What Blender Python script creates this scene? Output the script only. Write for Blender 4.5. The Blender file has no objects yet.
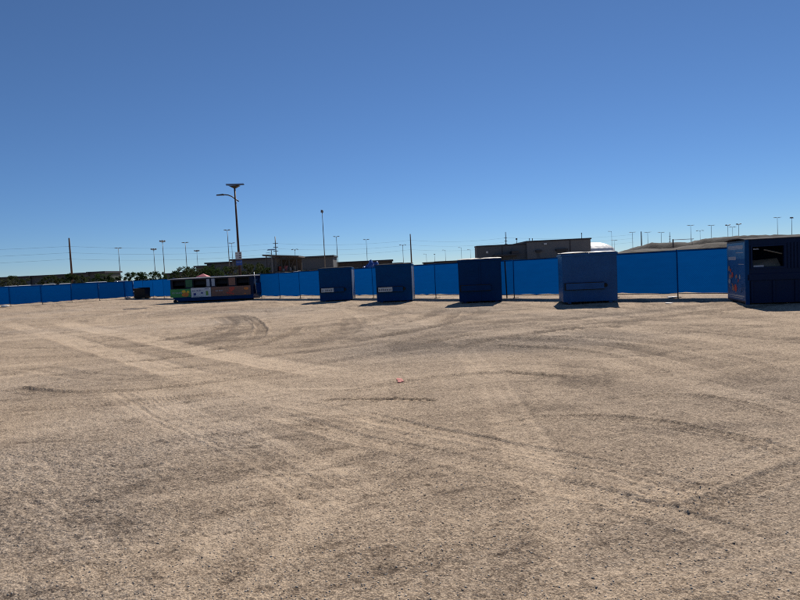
import bpy, math, random
import numpy as np
from mathutils import Vector, Matrix

random.seed(7)
rng = np.random.default_rng(7)
R = math.radians
scene = bpy.context.scene
col = scene.collection

# ------------------------------------------------------------------ camera
F, CX, CY, CAMH = 578.0, 400.0, 300.0, 1.62
ROLL = R(2.8)
PITCH = math.atan(math.cos(ROLL) * 30 / F)
fwd = Vector((0, math.cos(PITCH), -math.sin(PITCH)))
up0 = Vector((0, math.sin(PITCH), math.cos(PITCH)))
rt0 = Vector((1, 0, 0))
rt = rt0 * math.cos(ROLL) - up0 * math.sin(ROLL)
up = up0 * math.cos(ROLL) + rt0 * math.sin(ROLL)
cam = bpy.data.cameras.new('camera')
cam.sensor_width = 36.0
cam.lens = F / 800 * 36
cam.clip_start, cam.clip_end = 0.05, 20000
camo = bpy.data.objects.new('camera', cam)
camo.matrix_world = Matrix(((rt.x, up.x, -fwd.x, 0), (rt.y, up.y, -fwd.y, 0),
                            (rt.z, up.z, -fwd.z, CAMH), (0, 0, 0, 1)))
col.objects.link(camo)
scene.camera = camo

# ------------------------------------------------------------------ sky, sun, exposure
SUN_EL, SUN_AZ = R(39), R(20)            # azimuth measured to the right of the view direction (+Y)
w = bpy.data.worlds.new('World')
scene.world = w
w.use_nodes = True
nt = w.node_tree
sky = nt.nodes.new('ShaderNodeTexSky')
sky.sky_type = 'NISHITA'
sky.sun_disc = False
sky.sun_elevation = SUN_EL
sky.sun_rotation = SUN_AZ
sky.air_density = 2.0
sky.dust_density = 0.0
sky.ozone_density = 8.5
sky.altitude = 7400
bg = nt.nodes['Background']
nt.links.new(sky.outputs[0], bg.inputs[0])
bg.inputs[1].default_value = 0.078
sl = bpy.data.lights.new('sun', 'SUN')
sl.energy = 5.0
sl.angle = R(0.53)
sl.color = (1.0, 0.93, 0.83)
so = bpy.data.objects.new('sun', sl)
sd = Vector((math.sin(SUN_AZ) * math.cos(SUN_EL), math.cos(SUN_AZ) * math.cos(SUN_EL), math.sin(SUN_EL)))
so.rotation_euler = sd.to_track_quat('Z', 'Y').to_euler()
so.location = (0, 0, 30)
col.objects.link(so)
vs = scene.view_settings
vs.view_transform = 'Standard'
vs.look = 'None'
vs.gamma = 1
vs.use_curve_mapping = False
vs.exposure = 0.0
scene.cycles.use_denoising = False      # keeps the grain of the dirt
scene.cycles.filter_width = 1.1

# ------------------------------------------------------------------ pixel helpers (800x600 photo pixels -> place)
def ray(px, py):
    return fwd + rt * ((px - CX) / F) + up * ((CY - py) / F)
def G(px, py, z=0.0):                    # where the pixel meets the ground
    d = ray(px, py)
    t = (z - CAMH) / d.z
    return Vector((d.x * t, d.y * t, z))
def TOP(px, py, H):                      # where the pixel's ray reaches height H
    return G(px, py, H)
def AT(px, py, Y):                       # the pixel's ray at distance Y
    d = ray(px, py)
    return Vector((0, 0, CAMH)) + d * (Y / d.y)

# ------------------------------------------------------------------ noise (numpy value noise)
_tab = rng.random((256, 256)).astype(np.float32)
def vnoise(x, y):
    xi = np.floor(x).astype(np.int64); yi = np.floor(y).astype(np.int64)
    fx = (x - xi); fy = (y - yi)
    fx = fx * fx * (3 - 2 * fx); fy = fy * fy * (3 - 2 * fy)
    a = _tab[xi & 255, yi & 255]; b = _tab[(xi + 1) & 255, yi & 255]
    c = _tab[xi & 255, (yi + 1) & 255]; d = _tab[(xi + 1) & 255, (yi + 1) & 255]
    return (a * (1 - fx) + b * fx) * (1 - fy) + (c * (1 - fx) + d * fx) * fy
def nz(x, y, wl, rot=0.6, off=0.0):      # noise -0.5..0.5 with wavelength wl
    c, s = math.cos(rot), math.sin(rot)
    return vnoise((x * c - y * s) / wl + off + 50, (x * s + y * c) / wl + off * 1.7 + 50) - 0.5
def sstep(a, b, x):
    t = np.clip((x - a) / (b - a), 0, 1)
    return t * t * (3 - 2 * t)

# fence lines on the ground
FB_C, FB_K = 33.3, 1.0                   # right run:  y = C - K x
CORNER = Vector((-28.3, FB_C + 28.3, 0))
FA_K = 1.0
FA_C = CORNER.y - FA_K * CORNER.x        # left run: y = C + K x
DIR_B = Vector((1, -FB_K, 0)).normalized()
DIR_A = Vector((-1, -FA_K, 0)).normalized()

def base_height(x, y):                   # large ground shape, the same for everything that stands on it
    x = np.asarray(x, dtype=np.float64); y = np.asarray(y, dtype=np.float64)
    sB = (y - (FB_C - FB_K * x)) / math.sqrt(1 + FB_K ** 2)
    sA = (y - (FA_C + FA_K * x)) / math.sqrt(1 + FA_K ** 2)
    s = np.maximum(sB, sA)
    return 0.42 * sstep(2.5, 14, s)
def GZ(x, y):
    return float(base_height(x, y))

# ------------------------------------------------------------------ materials
def new_mat(name):
    m = bpy.data.materials.new(name)
    m.use_nodes = True
    return m, m.node_tree, m.node_tree.nodes['Principled BSDF']
def N(nt, t, **kw):
    n = nt.nodes.new(t)
    for k, v in kw.items():
        if hasattr(n, k):
            setattr(n, k, v)
        else:
            n.inputs[k.replace('_', ' ')].default_value = v
    return n
def rgba(c, k=1.0):
    return (c[0] * k, c[1] * k, c[2] * k, 1)
def worn(name, c, rough=0.6, metal=0.0, scale=3.0, amt=0.25, dust=0.0, dustc=(0.36, 0.30, 0.23), bump=0.15, spec=0.4):
    """paint / metal / concrete with uneven tone, fine speckle and optional dust that settles in patches"""
    m, nt, p = new_mat(name)
    tc = N(nt, 'ShaderNodeTexCoord')
    n1 = N(nt, 'ShaderNodeTexNoise', Scale=scale, Detail=6.0, Roughness=0.65)
    n2 = N(nt, 'ShaderNodeTexNoise', Scale=scale * 9, Detail=4.0, Roughness=0.7)
    nt.links.new(tc.outputs['Object'], n1.inputs['Vector'])
    nt.links.new(tc.outputs['Object'], n2.inputs['Vector'])
    mx = N(nt, 'ShaderNodeMix', data_type='RGBA')
    mx.inputs[6].default_value = rgba(c, 1 - amt)
    mx.inputs[7].default_value = rgba(c, 1 + amt)
    nt.links.new(n1.outputs['Fac'], mx.inputs[0])
    out = mx.outputs[2]
    if dust > 0:
        r = N(nt, 'ShaderNodeMapRange')
        r.inputs[1].default_value = 0.45; r.inputs[2].default_value = 0.75
        r.inputs[3].default_value = 0.0; r.inputs[4].default_value = dust
        nt.links.new(n2.outputs['Fac'], r.inputs[0])
        m2 = N(nt, 'ShaderNodeMix', data_type='RGBA')
        nt.links.new(r.outputs[0], m2.inputs[0])
        nt.links.new(out, m2.inputs[6])
        m2.inputs[7].default_value = rgba(dustc)
        out = m2.outputs[2]
    nt.links.new(out, p.inputs['Base Color'])
    p.inputs['Roughness'].default_value = rough
    p.inputs['Metallic'].default_value = metal
    p.inputs['Specular IOR Level'].default_value = spec
    b = N(nt, 'ShaderNodeBump', Strength=bump, Distance=0.01)
    nt.links.new(n2.outputs['Fac'], b.inputs['Height'])
    nt.links.new(b.outputs[0], p.inputs['Normal'])
    return m

M = {}
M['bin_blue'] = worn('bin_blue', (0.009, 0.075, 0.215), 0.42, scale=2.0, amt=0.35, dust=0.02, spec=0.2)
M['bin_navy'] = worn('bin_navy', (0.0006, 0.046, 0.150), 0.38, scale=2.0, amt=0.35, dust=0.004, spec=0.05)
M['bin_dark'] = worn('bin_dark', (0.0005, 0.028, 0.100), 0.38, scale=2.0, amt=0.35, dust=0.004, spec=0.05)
M['box_navy'] = worn('box_navy', (0.0010, 0.013, 0.050), 0.42, scale=2.0, amt=0.3, dust=0.01, spec=0.12)
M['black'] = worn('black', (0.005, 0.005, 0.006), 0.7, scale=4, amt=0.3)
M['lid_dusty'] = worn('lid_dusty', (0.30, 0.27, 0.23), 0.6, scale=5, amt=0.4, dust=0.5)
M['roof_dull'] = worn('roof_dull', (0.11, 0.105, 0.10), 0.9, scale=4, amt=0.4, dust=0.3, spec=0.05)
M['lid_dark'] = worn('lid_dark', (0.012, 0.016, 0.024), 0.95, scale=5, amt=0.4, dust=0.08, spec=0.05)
M['label_white'] = worn('label_white', (0.62, 0.60, 0.56), 0.6, scale=8, amt=0.2, dust=0.3)
M['ink'] = worn('ink', (0.16, 0.16, 0.18), 0.6, amt=0.2)
M['ink_blue'] = worn('ink_blue', (0.02, 0.04, 0.22), 0.6, amt=0.2)
M['galv'] = worn('galv', (0.42, 0.43, 0.44), 0.4, 0.85, scale=12, amt=0.15)
M['post_dark'] = worn('post_dark', (0.012, 0.014, 0.02), 0.8, 0.0, scale=10, amt=0.2)
M['pole_grey'] = worn('pole_grey', (0.16, 0.16, 0.16), 0.5, 0.4, scale=6, amt=0.25)
M['pole_rust'] = worn('pole_rust', (0.075, 0.036, 0.022), 0.6, 0.1, scale=6, amt=0.3)
M['pole_dark'] = worn('pole_dark', (0.045, 0.042, 0.04), 0.5, 0.2, scale=6, amt=0.25)
M['wood_pole'] = worn('wood_pole', (0.10, 0.055, 0.035), 0.85, scale=5, amt=0.4)
M['wire'] = worn('wire', (0.03, 0.03, 0.03), 0.6)
M['panel_dark'] = worn('panel_dark', (0.012, 0.013, 0.018), 0.25, scale=3, amt=0.2)
M['wall_grey'] = worn('wall_grey', (0.135, 0.14, 0.145), 0.8, scale=0.25, amt=0.18)
M['wall_grey2'] = worn('wall_grey2', (0.10, 0.105, 0.11), 0.8, scale=0.25, amt=0.18)
M['wall_dark'] = worn('wall_dark', (0.09, 0.095, 0.10), 0.8, scale=0.25, amt=0.2)
M['wall_brown'] = worn('wall_brown', (0.10, 0.08, 0.065), 0.8, scale=0.3, amt=0.25)
M['trim_dark'] = worn('trim_dark', (0.035, 0.035, 0.04), 0.6, scale=1, amt=0.2)
M['glass'] = worn('glass', (0.02, 0.025, 0.03), 0.08, scale=1, amt=0.2, bump=0.0, spec=0.6)
M['membrane'] = worn('membrane', (0.78, 0.77, 0.74), 0.55, scale=0.8, amt=0.06)
M['roof_tan'] = worn('roof_tan', (0.28, 0.20, 0.14), 0.7, scale=1, amt=0.2)
M['trunk'] = worn('trunk', (0.10, 0.075, 0.055), 0.9, scale=6, amt=0.4)
M['rubber'] = worn('rubber', (0.012, 0.012, 0.012), 0.8, scale=5, amt=0.2)
M['white_plastic'] = worn('white_plastic', (0.78, 0.77, 0.74), 0.6, scale=4, amt=0.1, dust=0.2)
M['grey_green'] = worn('grey_green', (0.04, 0.25, 0.06), 0.55, scale=2, amt=0.3)
M['dark_green'] = worn('dark_green', (0.012, 0.10, 0.04), 0.55, scale=2, amt=0.3)
M['grey_light'] = worn('grey_light', (0.30, 0.36, 0.44), 0.5, scale=3, amt=0.15, dust=0.2)
M['brown_panel'] = worn('brown_panel', (0.18, 0.085, 0.058), 0.55, scale=2, amt=0.25, dust=0.1)
M['white_panel'] = worn('white_panel', (0.62, 0.62, 0.62), 0.55, scale=3, amt=0.12, dust=0.1)
M['roof_sheet'] = worn('roof_sheet', (0.33, 0.32, 0.30), 0.55, 0.3, scale=2, amt=0.2, dust=0.4)
M['print_green'] = worn('print_green', (0.16, 0.30, 0.04), 0.6)
M['print_yellow'] = worn('print_yellow', (0.75, 0.50, 0.04), 0.6, scale=6, amt=0.4)
M['print_orange'] = worn('print_orange', (0.65, 0.20, 0.03), 0.6, scale=6, amt=0.4)
M['print_red'] = worn('print_red', (0.48, 0.07, 0.04), 0.6, scale=6, amt=0.4)
M['print_purple'] = worn('print_purple', (0.20, 0.09, 0.11), 0.6, scale=6, amt=0.4)
M['print_pale'] = worn('print_pale', (0.36, 0.38, 0.42), 0.6, scale=9, amt=0.3)
M['poster_blue'] = worn('poster_blue', (0.014, 0.085, 0.24), 0.45, scale=3, amt=0.4)
M['poster_sky'] = worn('poster_sky', (0.05, 0.17, 0.33), 0.45, scale=5, amt=0.4)
M['skin_print'] = worn('skin_print', (0.34, 0.19, 0.13), 0.5, scale=8, amt=0.4)
M['pink'] = worn('pink', (0.62, 0.18, 0.19), 0.7, scale=3, amt=0.2)
M['pink_paint'] = worn('pink_paint', (0.68, 0.22, 0.18), 0.8, scale=30, amt=0.3, dust=0.6)
M['tarp_blue'] = worn('tarp_blue', (0.02, 0.08, 0.30), 0.45, scale=2, amt=0.4)
M['sign_blue'] = worn('sign_blue', (0.02, 0.08, 0.32), 0.4)
M['ply'] = worn('ply', (0.20, 0.17, 0.13), 0.8, scale=3, amt=0.3)
M['stone_pale'] = worn('stone_pale', (0.58, 0.50, 0.40), 0.85, scale=25, amt=0.25, spec=0.05)
M['stone_grey'] = worn('stone_grey', (0.33, 0.28, 0.23), 0.85, scale=25, amt=0.3, spec=0.05)
M['stone_dark'] = worn('stone_dark', (0.17, 0.14, 0.115), 0.85, scale=25, amt=0.3, spec=0.05)

def car_paint(name, c):
    m = worn(name, c, 0.3, 0.1, scale=1.5, amt=0.05, dust=0.08)
    m.node_tree.nodes['Principled BSDF'].inputs['Coat Weight'].default_value = 0.6
    return m
CARP = [car_paint('car_white', (0.70, 0.70, 0.69)), car_paint('car_silver', (0.40, 0.41, 0.42)),
        car_paint('car_charcoal', (0.05, 0.052, 0.058)), car_paint('car_sand', (0.42, 0.38, 0.31)),
        car_paint('car_red', (0.25, 0.03, 0.025))]

def screen_mat():                        # woven blue privacy screen, light comes through it
    m, nt, p = new_mat('fence_screen')
    nt.nodes.remove(p)
    out = nt.nodes['Material Output']
    tc = N(nt, 'ShaderNodeTexCoord')
    mp = N(nt, 'ShaderNodeMapping')
    mp.inputs['Scale'].default_value = (0.6, 0.6, 3.0)
    n1 = N(nt, 'ShaderNodeTexNoise', Scale=2.0, Detail=5.0, Roughness=0.6)
    nt.links.new(tc.outputs['Object'], mp.inputs[0]); nt.links.new(mp.outputs[0], n1.inputs['Vector'])
    mx = N(nt, 'ShaderNodeMix', data_type='RGBA')
    mx.inputs[6].default_value = (0.0008, 0.059, 0.235, 1)
    mx.inputs[7].default_value = (0.0014, 0.080, 0.305, 1)
    nt.links.new(n1.outputs['Fac'], mx.inputs[0])
    oi = N(nt, 'ShaderNodeObjectInfo')
    hv = N(nt, 'ShaderNodeHueSaturation')
    mr = N(nt, 'ShaderNodeMapRange'); mr.inputs[3].default_value = 0.88; mr.inputs[4].default_value = 1.12
    nt.links.new(oi.outputs['Random'], mr.inputs[0]); nt.links.new(mr.outputs[0], hv.inputs['Value'])
    nt.links.new(mx.outputs[2], hv.inputs['Color'])
    wv = []
    for sg in (1, -1):
        mp2 = N(nt, 'ShaderNodeMapping'); mp2.inputs['Rotation'].default_value = (0, R(45 * sg), 0)
        nt.links.new(tc.outputs['Object'], mp2.inputs[0])
        wt = N(nt, 'ShaderNodeTexWave', Scale=6.0, Distortion=0.4); nt.links.new(mp2.outputs[0], wt.inputs['Vector']); wv.append(wt)
    mm = N(nt, 'ShaderNodeMath', operation='ADD'); nt.links.new(wv[0].outputs['Fac'], mm.inputs[0]); nt.links.new(wv[1].outputs['Fac'], mm.inputs[1])
    mr2 = N(nt, 'ShaderNodeMapRange'); mr2.inputs[2].default_value = 2.0; mr2.inputs[3].default_value = 0.80; mr2.inputs[4].default_value = 1.2
    nt.links.new(mm.outputs[0], mr2.inputs[0])
    m3 = N(nt, 'ShaderNodeMath', operation='MULTIPLY'); nt.links.new(mr.outputs[0], m3.inputs[0]); nt.links.new(mr2.outputs[0], m3.inputs[1])
    nt.links.new(m3.outputs[0], hv.inputs['Value'])
    d = N(nt, 'ShaderNodeBsdfDiffuse'); t = N(nt, 'ShaderNodeBsdfTranslucent')
    nt.links.new(hv.outputs[0], d.inputs[0]); nt.links.new(hv.outputs[0], t.inputs[0])
    mix = N(nt, 'ShaderNodeMixShader'); mix.inputs[0].default_value = 0.40
    nt.links.new(d.outputs[0], mix.inputs[1]); nt.links.new(t.outputs[0], mix.inputs[2])
    nt.links.new(mix.outputs[0], out.inputs[0])
    return m
M['screen'] = screen_mat()

def leaf_mat(name, c):
    m, nt, p = new_mat(name)
    nt.nodes.remove(p)
    out = nt.nodes['Material Output']
    geo = N(nt, 'ShaderNodeNewGeometry')
    hv = N(nt, 'ShaderNodeHueSaturation')
    mr = N(nt, 'ShaderNodeMapRange'); mr.inputs[3].default_value = 0.55; mr.inputs[4].default_value = 1.5
    nt.links.new(geo.outputs['Random Per Island'], mr.inputs[0]); nt.links.new(mr.outputs[0], hv.inputs['Value'])
    hv.inputs['Color'].default_value = rgba(c)
    d = N(nt, 'ShaderNodeBsdfDiffuse'); t = N(nt, 'ShaderNodeBsdfTranslucent')
    nt.links.new(hv.outputs[0], d.inputs[0]); nt.links.new(hv.outputs[0], t.inputs[0])
    mix = N(nt, 'ShaderNodeMixShader'); mix.inputs[0].default_value = 0.3
    nt.links.new(d.outputs[0], mix.inputs[1]); nt.links.new(t.outputs[0], mix.inputs[2])
    nt.links.new(mix.outputs[0], out.inputs[0])
    return m
LEAF = [leaf_mat('leaf_olive', (0.055, 0.068, 0.030)), leaf_mat('leaf_green', (0.040, 0.066, 0.022)),
        leaf_mat('leaf_grey', (0.075, 0.082, 0.050))]

def dirt_mat():
    m, nt, p = new_mat('dirt_lot')
    L = nt.links.new
    tc = N(nt, 'ShaderNodeTexCoord')
    tint = N(nt, 'ShaderNodeAttribute', attribute_name='tint')
    grav = N(nt, 'ShaderNodeAttribute', attribute_name='gravel')
    nA = N(nt, 'ShaderNodeTexNoise', Scale=0.35, Detail=8.0, Roughness=0.62)
    nB = N(nt, 'ShaderNodeTexNoise', Scale=6.0, Detail=8.0, Roughness=0.72)
    nC = N(nt, 'ShaderNodeTexNoise', Scale=70.0, Detail=5.0, Roughness=0.75)
    vo = N(nt, 'ShaderNodeTexVoronoi', Scale=75.0)
    vo2 = N(nt, 'ShaderNodeTexVoronoi', Scale=32.0)
    for n in (nA, nB, nC, vo, vo2):
        L(tc.outputs['Object'], n.inputs['Vector'])
    cr = N(nt, 'ShaderNodeValToRGB')
    e = cr.color_ramp.elements
    e[0].position = 0.0; e[0].color = (0.130, 0.094, 0.066, 1)
    e[1].position = 1.0; e[1].color = (0.72, 0.554, 0.388, 1)
    for pos, c in ((0.30, (0.268, 0.198, 0.137)), (0.52, (0.395, 0.297, 0.206)), (0.75, (0.510, 0.388, 0.271))):
        k = e.new(pos); k.color = rgba(c)
    def mth(op, a, b=None):
        n = N(nt, 'ShaderNodeMath', operation=op)
        for i, v in enumerate((a, b)):
            if v is None: continue
            if isinstance(v, (int, float)): n.inputs[i].default_value = v
            else: L(v, n.inputs[i])
        return n.outputs[0]
    s = mth('MULTIPLY', mth('SUBTRACT', nA.outputs['Fac'], 0.5), 0.25)
    s = mth('ADD', s, mth('MULTIPLY', mth('SUBTRACT', nB.outputs['Fac'], 0.5), 0.20))
    s = mth('ADD', s, mth('MULTIPLY', mth('SUBTRACT', nC.outputs['Fac'], 0.5), 1.0))
    for sc, wt in ((180.0, .50), (95.0, .60), (38.0, .32), (13.0, .13), (4.5, .06)):  # mixed stone colours; the speckle also stands in for self-shadowing between grains
        vv = N(nt, 'ShaderNodeTexVoronoi', Scale=sc); L(tc.outputs['Object'], vv.inputs['Vector'])
        sp = N(nt, 'ShaderNodeSeparateColor'); L(vv.outputs['Color'], sp.inputs[0])
        s = mth('ADD', s, mth('MULTIPLY', mth('SUBTRACT', sp.outputs[0], 0.5), wt))
    s = mth('ADD', s, tint.outputs['Fac'])
    s = mth('ADD', s, 0.59)
    L(s, cr.inputs[0])
    # cooler grey crushed stone where gravel has worked up through the dirt
    g2 = N(nt, 'ShaderNodeMix', data_type='RGBA')
    hs = N(nt, 'ShaderNodeHueSaturation'); hs.inputs['Saturation'].default_value = 0.88; hs.inputs['Value'].default_value = 0.95
    L(cr.outputs[0], hs.inputs['Color'])
    L(grav.outputs['Fac'], g2.inputs[0]); L(cr.outputs[0], g2.inputs[6]); L(hs.outputs[0], g2.inputs[7])
    L(g2.outputs[2], p.inputs['Base Color'])
    p.inputs['Roughness'].default_value = 0.95
    p.inputs['Specular IOR Level'].default_value = 0.15
    hgt = mth('ADD', mth('MULTIPLY', nC.outputs['Fac'], 0.016), mth('MULTIPLY', nB.outputs['Fac'], 0.012))
    hgt = mth('SUBTRACT', hgt, mth('MULTIPLY', vo.outputs['Distance'], 0.006))
    hgt = mth('SUBTRACT', hgt, mth('MULTIPLY', mth('MULTIPLY', vo2.outputs['Distance'], 0.014), grav.outputs['Fac']))
    b = N(nt, 'ShaderNodeBump', Strength=0.9, Distance=1.0)
    L(hgt, b.inputs['Height']); L(b.outputs[0], p.inputs['Normal'])
    return m
M['dirt'] = dirt_mat()
def berm_mat(name, c1, c2):
    m, nt, p = new_mat(name)
    tc = N(nt, 'ShaderNodeTexCoord')
    n1 = N(nt, 'ShaderNodeTexNoise', Scale=0.9, Detail=9.0, Roughness=0.7)
    nt.links.new(tc.outputs['Object'], n1.inputs['Vector'])
    cr = N(nt, 'ShaderNodeValToRGB')
    cr.color_ramp.elements[0].position = 0.35; cr.color_ramp.elements[0].color = rgba(c1)
    cr.color_ramp.elements[1].position = 0.65; cr.color_ramp.elements[1].color = rgba(c2)
    nt.links.new(n1.outputs['Fac'], cr.inputs[0]); nt.links.new(cr.outputs[0], p.inputs['Base Color'])
    p.inputs['Roughness'].default_value = 0.95
    b = N(nt, 'ShaderNodeBump', Strength=0.8, Distance=0.15)
    nt.links.new(n1.outputs['Fac'], b.inputs['Height']); nt.links.new(b.outputs[0], p.inputs['Normal'])
    return m
M['berm_tan'] = berm_mat('berm_tan', (0.035, 0.029, 0.023), (0.10, 0.08, 0.06))
M['berm_dark'] = berm_mat('berm_dark', (0.014, 0.013, 0.011), (0.036, 0.031, 0.025))

# ------------------------------------------------------------------ mesh building
class MB:
    def __init__(s): s.v = []; s.f = []; s.mi = []
    def add(s, vs, fs, mi=0):
        o = len(s.v); s.v += [tuple(v) for v in vs]
        s.f += [tuple(i + o for i in f) for f in fs]; s.mi += [mi] * len(fs); return s
    def box(s, x0, x1, y0, y1, z0, z1, mi=0):
        vs = [(x, y, z) for z in (z0, z1) for y in (y0, y1) for x in (x0, x1)]
        return s.add(vs, [(0, 2, 3, 1), (4, 5, 7, 6), (0, 1, 5, 4), (2, 6, 7, 3), (0, 4, 6, 2), (1, 3, 7, 5)], mi)
    def hexa(s, v8, mi=0):               # 4 bottom, 4 top, both counter-clockwise
        return s.add(v8, [(3, 2, 1, 0), (4, 5, 6, 7), (0, 1, 5, 4), (1, 2, 6, 5), (2, 3, 7, 6), (3, 0, 4, 7)], mi)
    def bar(s, a, b, r, n=6, r2=None, mi=0):
        a, b = Vector(a), Vector(b); r2 = r if r2 is None else r2
        q = (b - a).to_track_quat('Z', 'Y')
        vs = []
        for p, rr in ((a, r), (b, r2)):
            for i in range(n):
                t = 2 * math.pi * i / n
                vs.append(p + q @ Vector((rr * math.cos(t), rr * math.sin(t), 0)))
        fs = [(i, (i + 1) % n, n + (i + 1) % n, n + i) for i in range(n)]
        fs += [tuple(range(n - 1, -1, -1)), tuple(range(n, 2 * n))]
        return s.add(vs, fs, mi)
    def tube(s, pts, r, n=6, mi=0):
        pts = [Vector(p) for p in pts]; k = len(pts); vs = []
        for i, p in enumerate(pts):
            d = (pts[min(i + 1, k - 1)] - pts[max(i - 1, 0)]).normalized()
            q = d.to_track_quat('Z', 'Y'); rr = r[i] if isinstance(r, (list, tuple)) else r
            for j in range(n):
                t = 2 * math.pi * j / n
                vs.append(p + q @ Vector((rr * math.cos(t), rr * math.sin(t), 0)))
        fs = [(i * n + j, i * n + (j + 1) % n, (i + 1) * n + (j + 1) % n, (i + 1) * n + j) for i in range(k - 1) for j in range(n)]
        fs += [tuple(range(n - 1, -1, -1)), tuple(range((k - 1) * n, k * n))]
        return s.add(vs, fs, mi)
    def disc(s, c, axis, r, h, n=16, mi=0):
        c = Vector(c); a = Vector(axis).normalized()
        return s.bar(c - a * h / 2, c + a * h / 2, r, n, mi=mi)
    def mesh(s, name, mats, smooth=False):
        me = bpy.data.meshes.new(name)
        me.from_pydata(s.v, [], s.f)
        for m in (mats if isinstance(mats, (list, tuple)) else [mats]):
            me.materials.append(M[m] if isinstance(m, str) else m)
        me.polygons.foreach_set('material_index', s.mi)
        if smooth: me.polygons.foreach_set('use_smooth', [True] * len(s.f))
        me.update()
        return me
    def build(s, name, mats, parent=None, smooth=False, bevel=0.0):
        o = link(name, s.mesh(name, mats, smooth), parent)
        if bevel:
            b = o.modifiers.new('bevel', 'BEVEL'); b.width = bevel; b.segments = 2; b.limit_method = 'ANGLE'
        return o
def link(name, data, parent=None):
    o = bpy.data.objects.new(name, data); col.objects.link(o)
    if name == 'lettering' or name.endswith('_print'): o['kind'] = 'stuff'
    if parent is not None: o.parent = parent
    return o
def tag(o, label=None, cat=None, group=None, kind=None):
    if label: o['label'] = label
    if cat: o['category'] = cat
    if group: o['group'] = group
    if kind: o['kind'] = kind
    return o
def thing(name, label, cat, loc=(0, 0, 0), rz=0.0, group=None):
    o = link(name, None)
    o.empty_display_size = 0.3
    o.location = loc; o.rotation_euler = (0, 0, rz)
    return tag(o, label, cat, group)
def copy_tree(o, parent=None):
    c = o.copy(); col.objects.link(c); c.parent = parent
    for ch in list(o.children): copy_tree(ch, c)
    return c

# ================================================================== THE SETTING
# ---- ground: one sheet, finely divided near the viewer, reaching past the horizon
def pl(pts):                             # photo polyline -> smoothed ground polyline
    P = [G(*p) for p in pts]
    P = np.array([(p.x, p.y) for p in P])
    out = []
    for i in range(len(P) - 1):
        p0 = P[max(i - 1, 0)]; p1 = P[i]; p2 = P[i + 1]; p3 = P[min(i + 2, len(P) - 1)]
        for t in np.linspace(0, 1, 7)[:-1]:
            out.append(0.5 * (2 * p1 + (p2 - p0) * t + (2 * p0 - 5 * p1 + 4 * p2 - p3) * t * t + (3 * p1 - p0 - 3 * p2 + p3) * t ** 3))
    out.append(P[-1])
    return np.array(out)
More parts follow.
